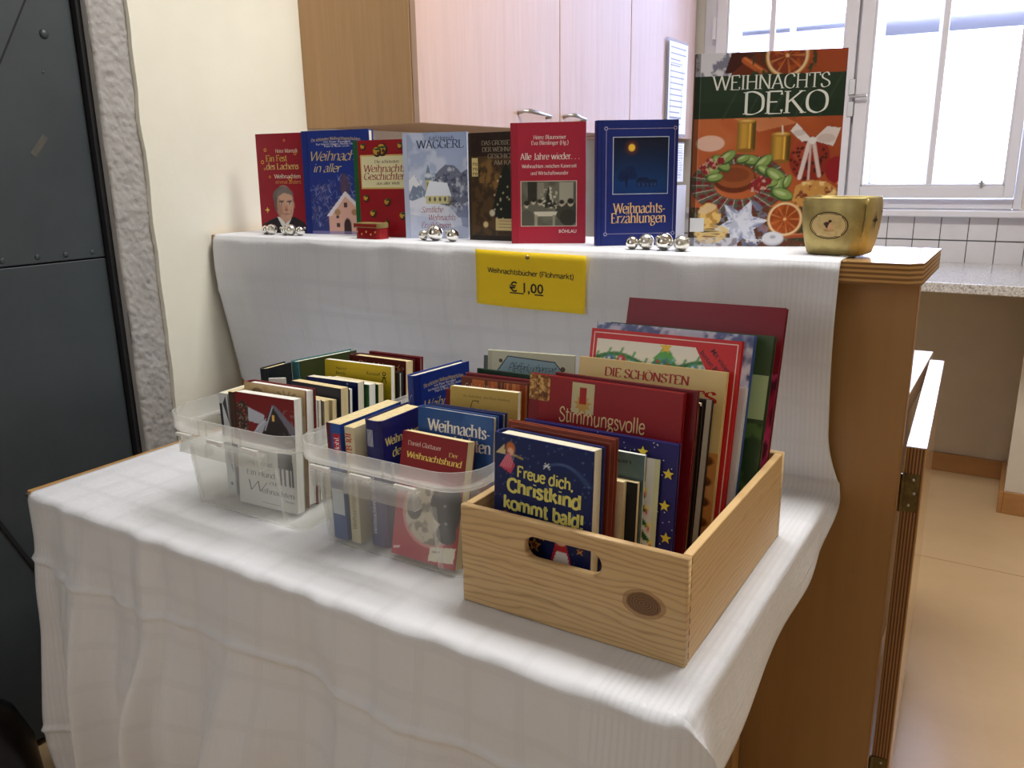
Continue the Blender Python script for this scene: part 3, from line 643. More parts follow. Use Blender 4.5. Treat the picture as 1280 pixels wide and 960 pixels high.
# ------------------------------------------------------------------ the white cloth, one sheet over counter and table
XL, XRR, OV = -1.468, -.247, .092
def sstep(a, b, x): x = min(max((x-a)/(b-a), 0), 1); return x*x*(3-2*x)
ZCL = .7225
path = []   # (t, y, z, zone)
def addp(y, z): 
    t_ = 0 if not path else path[-1][0]+math.hypot(y-path[-1][1], z-path[-1][2]); path.append((t_, y, z))
for k in range(26): addp(1.618-(1.618-1.362)*k/25, ZT+.0022)
for k in range(1, 7): a = R(90*k/6); addp(1.362-.010*sin(a), ZT-.0078+.010*cos(a))
nfr = 60
for k in range(1, nfr+1):
    q = k/nfr; addp(1.352+.044*sstep(.15, 1, q)+.0*q, ZT-.0078-(ZT-.0078-.742)*q)
for k in range(1, 6): a = R(90*k/5); addp(1.396-.016*(1-cos(a)), .742-(.742-ZCL)*sin(a))
for k in range(1, 71): addp(1.380-(1.380-.712)*k/70, ZCL)
tF = path[-1][0]
for k in range(1, 7): a = R(90*k/6); addp(.712-.014*sin(a), ZCL-.014+.014*cos(a))
for k in range(1, 161): addp(.698-.018*sstep(0, .6, k/160), ZCL-.014-.640*k/160)
tJ = path[31+nfr][0]
nrow = len(path); cols = []
for k in range(171): cols.append(XL+(XRR-XL)*k/170)
for k in range(1, 23): cols.append(XRR+OV*k/22)
ncol = len(cols); V = []; UV = []
for i, (t_, y, z) in enumerate(path):
    b = t_-tF
    for j, s_ in enumerate(cols):
        # the part over the counter reaches further left
        k_ = 1-sstep(tJ-.02, tJ+.25, t_); s0 = s_
        if k_ > 0:
            xl = XL+(-1.722-XL)*k_; xr_ = XRR+OV+(-.246-(XRR+OV))*(1-sstep(tJ-.10, tJ+.22, t_))
            q = (s_-XL)/(XRR+OV-XL); s0 = xl+(xr_-xl)*q
        n1 = noise.noise(Vector((s0*5, t_*5, 0))); n2 = noise.noise(Vector((s0*16, t_*9, 4)))
        x, yy, zz = s0, y, z
        if t_ < path[31][0]: zz += .0003*n2+max(0, (path[31][0]-t_))*0
        elif t_ < tJ:           # hanging down the counter front
            q = (t_-path[31][0])/(tJ-path[31][0]); env = sin(pi*min(q*1.0, 1))**.5
            fold = sin(s0*23+n1*2.2)*.45+sin(s0*51+2+n1*3)*.25+n1*.6+n2*.3
            yy += -.009*env*(fold+.9)-.002
            yy -= .0028*math.exp(-((q-.36+.04*sin(s0*7))/.02)**2)*(s0 < -.95)
        elif b < 0:             # lying on the table
            e = sstep(0, .08, -b); zz += (.0022*max(0, n1)+.0012*max(0, n2))*e
            zz += .0035*math.exp(-((s0+.46+.1*(t_-tJ))/.012)**2)*0
        else:                   # hanging in front
            q = b/.64
            g_ = sstep(-.05, .7, q)
            ph = s0*27+1.3*sin(s0*5.1)+n1*.6
            fo = sin(ph); fo = fo*abs(fo)**.3
            eL = .25+.75*sstep(0, .22, s0-XL); yy += -.004-.072*eL*g_*(fo*.5+.5)-.010*g_*sin(ph*2.3+1)-.0035*sstep(0, .2, q)*noise.noise(Vector((s0*34, b*7, 2)))-.016*g_*n1-.0045*n2*sstep(0, .15, q)-.010*sstep(0, .3, q)*noise.noise(Vector((s0*9+b*3, b*5, 7)))
            yy -= .0035*sstep(0, .02, b)*(.5+.5*sin(s0*60+n1*4))*(1-g_)
            for bb in (.135+.05*(s0+1.45)*0, .475):   # ironed cross creases, proud ridges
                yy -= .0055*math.exp(-((b-bb-.006*sin(s0*9)-.004*n1)/.0055)**2)
            x += .012*g_*sin(ph+1.2)
            if s0 < XL+.25: x += .012*q*(1-(s0-XL)/.25)
        a = s0-XRR if t_ > tJ else 0
        if a > 0:
            hang = sstep(tJ-.02, tJ+.12, t_)
            ww = sstep(-.07, .05, b)
            c_ = min(a, .012)
            # beside the table: straight down with a soft wave
            xa = XRR+.012*sin(min(a/.012, 1)*pi/2)+.003*sin(t_*17)*sstep(.01, .1, a)+.006*sstep(.0, .1, a); za = ZCL-max(0, a-.004)*(1+.03*sin(t_*13)+.55*sstep(-.40, -.02, b))
            za = za if b < 0 else za
            xA, yA, zA = xa, yy if b < 0 else .712-.02, za
            # past the front corner: falls as the tail of the front drop, turned back
            xB = XRR+.78*a+.010*sin(a*60)+.02*sstep(0, .4, b); yB = yy+.60*a+.0; zB = min(zz, ZCL-1.2*a) if b > 0 else za
            xN, yN, zN = xA*(1-ww)+xB*ww, (yy if b < 0 else (.712+.0)*(1-ww)+yB*ww), zA*(1-ww)+zB*ww
            x = x*(1-hang)+xN*hang; yy = yy*(1-hang)+yN*hang; zz = zz*(1-hang)+zN*hang
        V.append((x, yy, zz)); UV.append((s0, t_))
F = [(i*ncol+j, (i+1)*ncol+j, (i+1)*ncol+j+1, i*ncol+j+1) for i in range(nrow-1) for j in range(ncol-1)]
cl = put('tablecloth', V, F, M_CLOTH, smooth=True); tag(cl, 'white damask tablecloth draped over the counter front and the low table', 'tablecloth')
ul = cl.data.uv_layers.new(name='UVMap'); li = np.zeros(len(cl.data.loops), np.int32); cl.data.loops.foreach_get('vertex_index', li)
ul.data.foreach_set('uv', np.array(UV, np.float32)[li].ravel())
sm = cl.modifiers.new('solid', 'SOLIDIFY'); sm.thickness = .0012; sm.offset = -1

# dark bag on the floor beside the table
m_ = MB().lathe([(.10, 0), (.125, .02), (.135, .10), (.130, .20), (.105, .28), (.06, .33), (.02, .345), (.001, .346)], n=28)
for i, p in enumerate(m_.v):
    q = noise.noise(Vector(p)*14)*.010; m_.v[i] = (p[0]*(1+q*6), p[1]*(1+q*6), p[2]+(q if p[2] > .01 else 0))
bgx = m_.build('rubbish_bag', noisy('black_bag_film', (22, 22, 26), (16, 16, 20), 8, .35, .3, 30), None, smooth=True); bgx.location = (-1.592, .545, 0); tag(bgx, 'black round bag on the dark floor left of the table', 'bag')
# yellow price sign pinned to the cloth
sg = empty('price_sign', (-.80, 1.338, 1.118)); tag(sg, 'yellow paper price sign reading € 1,00 pinned to the cloth front', 'sign'); sg.rotation_euler = (R(2), R(1.2), R(1.0))
sw, sh_ = .238, .108; nx_ = 24
vv = []; ff = []
def paper_y(u, v): return -.004-.0035*sin(u*pi*1.3+.3)-.003*(1-v)*u-.0012*math.exp(-((u-.52)/.02)**2)
for j in range(9):
    for i in range(nx_+1): u, v_ = i/nx_, j/8; vv.append((-sw/2+sw*u, paper_y(u, v_), -sh_*(1-v_)))
for j in range(8):
    for i in range(nx_): a = j*(nx_+1)+i; ff.append((a, a+1, a+nx_+2, a+nx_+1))
o = put('paper', vv, ff, noisy('yellow_paper', (250, 214, 24), (246, 208, 18), 6, .7), sg, smooth=True); q = o.modifiers.new('s', 'SOLIDIFY'); q.thickness = .0004; q.offset = -1
A = Art(sw, sh_)
A.text('Weihnachtsbücher (Flohmarkt)', .12, .90, .60, .062, (38, 34, 30), 'round', .22, rot=-.6)
A.text('€ 1,00', .33, .64, .29, .125, (30, 26, 24), 'sans', bold=.03)
A.line((.335, .265), (.64, .262), .010, (30, 26, 24))
A.build('lettering', sg, lambda x, dz, z: (x-sw/2, paper_y(x/sw, z/sh_)-dz-.0002, z-sh_), M_INKM)
q = MB().lathe([(.0045, 0), (.0045, .0015), (.001, .0035)], n=12).build('pin', M_BRASS, sg, smooth=True); q.location = (0, -.0075, -.009); q.rotation_euler = (R(90), 0, 0)
# ------------------------------------------------------------------ clear storage boxes
def storage_box(label, x0, x1, y0, y1, zb, zt):
    """x0..x1, y0..y1: footprint at the bottom; walls flare outward to the rim"""
    e = empty('storage_box', ((x0+x1)/2, (y0+y1)/2, zb)); tag(e, label, 'plastic box', 'clear plastic book boxes'); I = Matrix.Translation((-(x0+x1)/2, -(y0+y1)/2, -zb))
    H = zt-zb; g = .014
    def ring(k, z, off, r=.022): return rrect(x0-g*k+off, x1+g*k-off, y0-g*k+off, y1+g*k-off, z, r+.012*k, 6)
    b = MB(); rings = [ring(0, zb, .008, .016), ring(0, zb+.003, .001, .02), ring(.05, zb+.010, 0)]
    for k in range(1, 6): rings.append(ring(k/5*.82, zb+.01+(H-.042)*k/5, 0))
    w_ = .0016
    for k in range(5, 0, -1): rings.append(ring(k/5*.82, zb+.01+(H-.042)*k/5-.0005, w_, .0205))
    rings += [ring(.05, zb+.010, w_), ring(0, zb+.004, .004, .018)]
    b.loft(rings); o = b.build('body', M_BOX, e, smooth=True); o.matrix_parent_inverse = I
    # rim: a band flaring out, then a second collar above
    r_ = MB(); zr = zt-.030
    R_ = [ring(.82, zr, w_), ring(.82, zr, 0), ring(1.9, zr+.002, 0, .026), ring(2.0, zr+.004, 0, .028), ring(2.15, zt-.001, 0, .03), ring(2.05, zt, 0, .03), ring(1.95, zt-.001, 0, .028), ring(1.8, zr+.006, 0, .026), ring(.9, zr+.0035, w_)]
    r_.loft(R_, False, False); o = r_.build('rim', M_RIM, e, smooth=True); o.matrix_parent_inverse = I
    W = x1-x0; xc = (x0+x1)/2; yfr = y0-g*1.9
    # three white hinge clips under the front of the rim
    c0 = None
    for k in range(3):
        if c0 is None:
            c_ = MB().box((-.0185, -.0022, -.0018), (.0075, .002, .0032)).box((.0075, -.0034, -.0036), (.0185, .002, .0034))
            c0 = c_.build('clip', M_CLIP, e, bevel=0); o = c0
        else: o = c0.copy(); COL.objects.link(o); o.parent = e
        o.matrix_parent_inverse = I; o.location = (xc+(-.090, -.014, .066)[k], yfr-.0075, zr-.001)
    # upright ribs between clips on the rim band
    rb = MB()
    for xx in (-.058, -.040, .022, .040): rb.box((xc+xx, yfr-.004, zr+.004), (xc+xx+.0016, yfr+.002, zt-.003))
    o = rb.build('rib', M_RIM, e); o['kind'] = 'stuff'; o.matrix_parent_inverse = I
    # hanging grip lip below the rim
    prof = [(0, 0), (-.009, -.003), (-.015, -.011), (-.0165, -.024), (-.0150, -.024), (-.0135, -.012), (-.008, -.0055), (0, -.003)]
    h = MB(); yl = y0-g*.60
    h.loft([[(xc-.118+k*.0, yl+a, zr-.012+b_) for a, b_ in prof], [(xc+.072, yl+a, zr-.012+b_) for a, b_ in prof]])
    h.box((xc+.070, yl-.0165, zr-.037), (xc+.0725, yl, zr-.013)); h.box((xc-.120, yl-.0165, zr-.037), (xc-.1175, yl, zr-.013)); h.box((xc-.055, yl-.0168, zr-.036), (xc-.0535, yl, zr-.013))
    o = h.build('grip', M_RIM, e, bevel=.0008); o.matrix_parent_inverse = I
    # stiffening folds on the front wall
    f_ = MB()
    for xx in (-.105, .095): f_.loft([[(xc+xx+a, y0-g*k*.82-.003*(a == 0)-.0004, zb+.012+(H-.07)*k) for a in (-.005, 0, .005)] for k in (0, .5, 1)], False, False, False)
    o = f_.build('wall_fold', M_RIM, e, smooth=True); o['kind'] = 'stuff'; o.matrix_parent_inverse = I
    return e
storage_box('clear plastic box full of paperbacks, the left one of the two', -1.163, -.905, .818, 1.205, ZCL+.002, .892)
storage_box('clear plastic box full of Christmas books, between left box and wooden crate', -.862, -.600, .818, 1.205, ZCL+.002, .892)

# ------------------------------------------------------------------ wooden crate
CX0, CX1, CY0, CY1, CZ0, CZ1 = -.575, -.271, .783, 1.187, ZCL+.001, .858
M_PF = pine('pine_with_knot', (-.322, .790), (206, 172, 122), (160, 124, 80)); M_PS = pine('pine_side_lit', (1.04, .2), (216, 180, 126), (192, 152, 98), 1); M_PB = pine('pine_base', (5, 5))  # side boards tinted lighter than the front, window light put into the colour
M_PK2 = M_PF
cr = empty('wooden_crate', ((CX0+CX1)/2, (CY0+CY1)/2, CZ0)); tag(cr, 'open pine crate with hand hole and dark knot full of large books', 'crate'); KI = Matrix.Translation((-(CX0+CX1)/2, -(CY0+CY1)/2, -CZ0))
def panel_hole(x0, x1, z0, z1, y0, y1, holes, name, mat, bev=.0025):
    cu = bpy.data.curves.new('p', 'CURVE'); cu.dimensions = '2D'; cu.fill_mode = 'BOTH'; cu.extrude = (y1-y0)/2-bev; cu.bevel_depth = bev; cu.bevel_resolution = 1; cu.offset = -bev
    def sp(pts):
        s_ = cu.splines.new('POLY'); s_.points.add(len(pts)-1); s_.use_cyclic_u = True
        for i, p in enumerate(pts): s_.points[i].co = (p[0], p[1], 0, 1)
    sp([(x0, z0), (x1, z0), (x1, z1), (x0, z1)])
    for (hx, hz, hw, hh_) in holes:
        pts = []
        for k in range(24):
            a = 2*pi*k/24; cx = hx+(hw/2-hh_/2)*(1 if cos(a) > 0 else -1); pts.append((cx+hh_/2*cos(a), hz+hh_/2*sin(a)))
        sp(pts)
    o = bpy.data.objects.new('p', cu); COL.objects.link(o); me = bpy.data.meshes.new_from_object(o.evaluated_get(bpy.context.evaluated_depsgraph_get())); bpy.data.objects.remove(o)
    me.transform(Matrix.Rotation(R(90), 4, 'X')); me.transform(Matrix.Translation((0, (y0+y1)/2, 0)))
    me.materials.clear(); me.materials.append(mat); me.name = name; q = bpy.data.objects.new(name, me); COL.objects.link(q); return q
hcx = (CX0+CX1)/2-.002
for nm, a, b in (('front_panel', CY0, CY0+.012), ('back_panel', CY1-.012, CY1)):
    o = panel_hole(CX0, CX1, CZ0, CZ1, a, b, [(hcx-.003, .8230, .104, .030)], nm, M_PF if nm[0] == 'f' else M_PB); o.parent = cr; o.matrix_parent_inverse = KI
for a, b in ((CX0+.0004, CX0+.0115), (CX1-.0115, CX1-.0004)):
    o = box('side_panel', (a, CY0+.0118, CZ0), (b, CY1-.0118, CZ1), M_PS, cr, bevel=.002); o.matrix_parent_inverse = KI
o = box('base', (CX0+.011, CY0+.012, CZ0+.002), (CX1-.011, CY1-.012, CZ0+.010), M_PB, cr); o.matrix_parent_inverse = KI
fj = MB()
for k in range(9):
    z = CZ0+.006+k*.0148
    fj.box((CX0-.0003, CY0+.0118, z), (CX0+.001, CY0+.0150, z+.006)); fj.box((CX1-.001, CY0+.0118, z), (CX1-.0002, CY0+.0135, z+.007))
o = fj.build('finger_joint', M_BASEB, cr); o['kind'] = 'stuff'; o.matrix_parent_inverse = KI

# ------------------------------------------------------------------ things along the counter top
ZB = ZT+.0024
def bauble(x, y, r, mirror, label, cap=0):
    e = empty('bauble', (x, y, ZB)); tag(e, label, 'bauble', 'silver baubles on the counter')
    m_ = MB(); n = 20; prof = [(max(.0001, r*sin(pi*k/n)), r-r*cos(pi*k/n)) for k in range(n+1)]; o = m_.lathe(prof, n=28).build('ball', M_SILVER if mirror else M_SATIN, e, smooth=True)
    c = MB().lathe([(.0032, 0), (.0032, .004), (.0012, .005), (.0002, .005)], n=12); q = c.build('cap', M_CAP, e, smooth=True)
    a, b = R(62), cap; q.matrix_local = Matrix.Translation((0, 0, r)) @ Matrix.Rotation(b, 4, 'Z') @ Matrix.Rotation(a, 4, 'X') @ Matrix.Translation((0, 0, r-.0012))
    return e
for (x, y, r, mi, lb, cp_) in [
    (-1.584, 1.400, .0110, True, 'mirror silver bauble at the left end in front of the portrait book', 2.2), (-1.562, 1.398, .0126, False, 'satin silver bauble second from left before the portrait book', 1),
    (-1.523, 1.404, .0106, True, 'small mirror bauble in the middle of the leftmost bauble row', -.8), (-1.495, 1.396, .0132, False, 'larger satin bauble right of the middle in the leftmost row', .6), (-1.470, 1.402, .0110, True, 'small mirror bauble at the right end of the leftmost row', 2.6),
    (-1.103, 1.405, .0110, False, 'small satin bauble left of three before the snowy church book', 1), (-1.070, 1.403, .0170, True, 'largest mirror bauble of the three before the snowy church book', .5), (-1.022, 1.398, .0133, True, 'mirror bauble right of three before the snowy church book', -1),
    (-.613, 1.390, .0120, True, 'mirror bauble at left of the group before the moonlit blue book', .3), (-.588, 1.396, .0140, False, 'satin bauble second from left before the moonlit blue book', .8), (-.553, 1.393, .0155, True, 'mirror bauble with dark reflections in the rightmost group', -.6),
    (-.533, 1.414, .0112, False, 'small satin bauble half hidden behind the rightmost group', 1), (-.519, 1.390, .0138, False, 'satin bauble beside the spine of the large cookbook', 1.3)]:
    bauble(x, y, r, mi, lb, cp_)
# little red tin
tn = empty('small_tin', (-1.244, 1.400, ZB)); tn.rotation_euler = (0, 0, R(-4)); tag(tn, 'small flat red tin with gold rim before the bell-patterned book', 'tin')
m_ = MB().loft([rrect(-.038, .038, -.018, .018, z, r_, 5) for z, r_ in ((0, .010), (.0015, .012), (.024, .012))]); m_.build('body', cover_mat((150, 24, 28), .25), tn, smooth=False)
m_ = MB().loft([rrect(-.039-d_, .039+d_, -.019-d_, .019+d_, z, .013, 5) for z, d_ in ((.0242, 0), (.0245, .0006), (.0335, .0006), (.0345, -.001))]); m_.build('lid', M_BRASS, tn)
A = Art(.07, .022)
for k in range(5): A.star(.1+.2*k, .5+.12*(-1)**k, .045, (222, 180, 90), 6)
A.build('star_print', tn, lambda x, d_, z: (x-.035, -.0181-d_, z+.002))
A = Art(.07, .008); A.rect(.02, .1, .98, .9, (158, 34, 32)); A.build('lid_print', tn, lambda x, d_, z: (x-.035, -.0197-d_, z+.0255))
# brass planter with oval medallion
pt = empty('brass_planter', (-.268, 1.452, ZT+.003)); pt.rotation_euler = (0, 0, R(-7)); tag(pt, 'worn brass planter with an oval cherub medallion at the counter corner', 'planter')
def sqr(hx, hy, z, n=40, p=5, ridge=.0):
    out_ = []
    for k in range(n):
        a = 2*pi*k/n+pi/4; c, s_ = cos(a), sin(a); q = (abs(c)**p+abs(s_)**p)**(-1/p); out_.append((hx*q*c, hy*q*s_, z))
    return out_
prof = [(.0, .038), (.002, .041), (.02, .0450), (.04, .0480), (.06, .0497), (.078, .0500), (.0905, .0488), (.0918, .0482), (.0915, .0470), (.078, .048), (.04, .046), (.012, .040)]
m_ = MB().loft([sqr(b*1.12, b*.95, a) for a, b in prof]); m_.build('bowl', M_BRASS, pt, smooth=True, bevel=0)
m_ = MB().tube([(0.0505-.012*(1-min(1, z/.06))+.001, -.0425+.010*(1-min(1, z/.06)), z) for z in (.003, .02, .04, .06, .078, .09)], .0022, 8); m_.build('seam_ridge', M_BRASS, pt, smooth=True)
A = Art(.062, .044)
def ov(f, ru): return None
A.ell(.5, .5, .50, (60, 40, 26), rv=.50); A.ell(.5, .5, .475, (206, 178, 112), rv=.46); A.ell(.5, .5, .455, (66, 44, 28), rv=.44); A.ell(.5, .5, .44, (216, 190, 132), rv=.42)
p = Pic(64, .71); p.fill((216, 190, 132)); p.noise(7, (196, 168, 110), .5, .5)
p.ell(.5, .27, .2, .045, (150, 110, 62), .6); p.ell(.42, .52, .085, .12, (52, 38, 34), 1, 35); p.ell(.36, .55, .05, .09, (70, 50, 44), 1, 60)
p.ell(.52, .43, .07, .12, (232, 186, 140), 1, -12); p.ell(.57, .31, .12, .045, (226, 176, 130), 1, 8); p.ell(.50, .29, .10, .035, (214, 164, 118)); p.ell(.60, .47, .03, .09, (228, 180, 136), 1, -35)
p.ell(.55, .66, .055, .06, (234, 190, 146)); p.ell(.54, .71, .065, .05, (72, 44, 30)); p.ell(.49, .66, .03, .05, (72, 44, 30))
pm = Pic(64, .71); 
A.pic(p, .2, .13, .82, .87)
def bowl_y(x, z):
    for (z0, b0), (z1, b1) in zip(prof, prof[1:]):
        if z0 <= z <= z1: b = b0+(b1-b0)*(z-z0)/(z1-z0); break
    return b*.95*(1-min(abs(x)/(b*1.12), .99)**5)**.2
A.build('medallion', pt, lambda x, d_, z: (x-.036, -bowl_y(x-.036, z+.026)-d_-.0004, z+.026), M_INK)
def star_hole(parent, y, z, s_):
    v_ = [(0, 0, 0)]; 
    for k in range(8):
        rr_ = s_ if k % 2 == 0 else s_*.28; v_.append((0, rr_*cos(pi*k/4+pi/2)*.75, rr_*sin(pi*k/4+pi/2)))
    o = put('star_cutout', v_[1:], [tuple(range(8))], M_BLACK, parent); o.location = (.0563, y, z); o.rotation_euler = (0, R(4), 0); return o
star_hole(pt, -.010, .056, .016); star_hole(pt, .022, .068, .006)
MB().lathe([(.010, 0), (.012, .0015), (.004, .004)], n=14).build('foot', M_STEEL, pt, smooth=True).location = (.02, -.03, -.0022)
# ------------------------------------------------------------------ cover pictures
NAVY, GOLDC, CRM = (26, 40, 110), (226, 190, 96), (238, 228, 200)
def a_portrait(A):
    A.rect(0, 0, 1, 1, (150, 22, 40)); p = Pic(76, 1.1*(.236/.165)*.42/.62)
    r_ = random.Random(2)
    for (u, v, s) in ((.62, .93, .022), (.12, .72, .035), (.16, .65, .022), (.26, .57, .022), (.70, .55, .04), (.80, .47, .035), (.86, .40, .03), (.90, .30, .03), (.84, .80, .03), (.2, .84, .03)):
        A.ell(u, v, s, (222, 160, 60)); A.ell(u, v, s*.6, (150, 22, 40))
    A.text('Heinz Marecek', .42, .90, .81, .026, (240, 214, 190), 'serif', .2)
    A.text('Ein Fest', .20, .66, .725, .042, GOLDC); A.text('des Lachens', .20, .90, .645, .042, (236, 206, 130)); A.text('Weihnachten', .36, .93, .555, .028, (244, 232, 210)); A.text('einmal anders', .38, .93, .50, .026, (224, 150, 90), 'round', .16)
    p = Pic(84, .85); p.fill((150, 22, 40))
    p.poly([(0, 0), (0, .17), (.14, .25), (.34, .33), (.75, .33), (.95, .22), (1, .12), (1, 0)], (34, 28, 32)); p.poly([(.34, .33), (.5, .02), (.66, .3)], (230, 228, 226)); p.poly([(.42, .34), (.52, .18), (.64, .34)], (196, 146, 118))
    p.ell(.52, .62, .215, .30, (150, 136, 128)); p.ell(.50, .74, .23, .17, (112, 104, 100)); p.ell(.34, .62, .05, .14, (104, 96, 92))
    p.ell(.54, .56, .185, .28, (206, 160, 134)); p.ell(.56, .72, .16, .08, (214, 170, 144)); p.ell(.62, .53, .10, .2, (216, 174, 150), .5); p.ell(.41, .52, .05, .16, (168, 122, 100), .5)
    p.poly([(.34, .72), (.38, .86), (.55, .93), (.72, .84), (.74, .70), (.68, .78), (.52, .82), (.42, .76)], (126, 116, 112))
    for u in (.46, .64):
        p.ell(u, .64, .045, .014, (96, 64, 52)); p.ell(u, .605, .034, .016, (238, 230, 224)); p.ell(u, .605, .014, .016, (40, 40, 50)); p.seg((u-.05, .645), (u+.045, .655), .016, (90, 76, 68))
    p.ell(.56, .50, .028, .05, (190, 138, 112)); p.ell(.56, .475, .036, .014, (150, 96, 78)); p.ell(.56, .40, .07, .016, (150, 78, 70)); p.seg((.50, .405), (.63, .412), .008, (236, 220, 210)); p.seg((.45, .47), (.47, .38), .008, (150, 104, 86)); p.seg((.66, .48), (.67, .39), .008, (150, 104, 86)); p.ell(.735, .57, .02, .06, (190, 140, 116))
    A.pic(p, .04, .0, 1.0, .50); A.star(.16, .235, .06, GOLDC, 4, .35)
def church_pic(p):
    pass
def a_welt(A):
    A.rect(0, 0, 1, 1, (30, 52, 138)); A.text('Die schönsten Weihnachtsgeschichten', .15, .88, .895, .02, (214, 190, 130), 'serif', .2, bend=.014)
    A.text('von Peter Rosegger', .33, .74, .885, .013, (236, 236, 240), 'sans'); A.text('Karl Heinrich Waggerl, Matthias Claudius', .22, .84, .863, .013, (236, 236, 240), 'sans'); A.text('Pearl S. Buck u.v.m.', .34, .72, .843, .013, (236, 236, 240), 'sans')
    A.text('Weihnacht', .10, .83, .715, .062, (216, 190, 120), 'script', .17); A.text('in aller', .15, .56, .605, .055, (220, 200, 140), 'script', .17)
    p = Pic(90, 1.0); p.grad((46, 58, 120), (34, 54, 138)); fade = np.clip((p.V-.0)*1.2, 0, 1)
    r_ = random.Random(5)
    for k in range(420):
        u = r_.uniform(0, 1); v = r_.uniform(.12, .98); a = r_.uniform(20, 150); L = r_.uniform(.03, .11)
        if v > .95-.3*abs(u-.7): continue
        c = r_.choice([(170, 170, 206), (110, 112, 160), (196, 190, 214), (84, 66, 92), (140, 110, 124)]); p.seg((u, v), (u+L*cos(R(a)), v+L*sin(R(a))), .007, c, .75)
    p.poly([(.52, .62), (.50, .82), (.54, .98), (.60, .98), (.66, .82), (.64, .60)], (96, 70, 88), .8)
    p.poly([(.30, 0), (.30, .34), (.58, .66), (.92, .34), (.95, 0)], (226, 176, 158)); p.poly([(.26, .30), (.58, .70), (.97, .30), (.90, .30), (.58, .62), (.34, .30)], (236, 228, 234)); p.poly([(.92, .34), (1, .38), (1, 0), (.95, 0)], (190, 186, 150), .9)
    for (a, b, c, d_) in ((.55, .44, .61, .52), (.42, .12, .47, .18), (.70, .12, .75, .18), (.42, .26, .46, .3)): p.rect(a, b, c, d_, (80, 60, 60))
    p.ell(.60, .12, .06, .14, (58, 42, 42)); p.rect(.54, 0, .66, .10, (58, 42, 42)); p.ell(.44, .36, .05, .05, (180, 140, 100)); p.ell(.72, .36, .05, .05, (176, 130, 96)); p.rect(0, 0, 1, .05, (150, 140, 190), .7)
    A.pic(p, .09, .0, 1, .60); A.rect(0, 0, .085, 1, (24, 44, 124)); A.line((.09, 0), (.09, 1), .006, (16, 30, 92))
def a_bells(A):
    A.rect(0, 0, 1, 1, (160, 24, 34)); A.rect(0, 0, .09, 1, (34, 96, 52))
    A.rect(.13, .50, 1.0, .85, (222, 190, 110)); A.rect(.15, .515, .985, .835, (240, 232, 186))
    A.text('Die schönsten', .40, .86, .765, .022, (90, 60, 40), 'serif', .2, .2); A.text('Weihnachts', .18, .98, .675, .05, (160, 30, 34), 'serif', .19, .2); A.text('Geschichten', .18, .98, .595, .05, (160, 30, 34), 'serif', .19, .2); A.text('aus aller Welt', .42, .86, .545, .02, (90, 60, 40), 'serif', .2, .2)
    for (u, v, s) in ((.56, .90, .10), (.46, .88, .08), (.20, .93, .05), (.90, .93, .05), (.22, .40, .055), (.62, .36, .06), (.34, .24, .06), (.90, .22, .06), (.60, .14, .04), (.2, .10, .05)):
        A.ell(u, v, s, (60, 40, 24)); A.ell(u-.015, v+.008, s*.75, (206, 160, 60)); A.ell(u+.02, v-.012, s*.3, (90, 52, 24)); A.poly([(u-s, v+.03), (u+s, v+.04), (u+s*.2, v+.012)], (40, 84, 48))
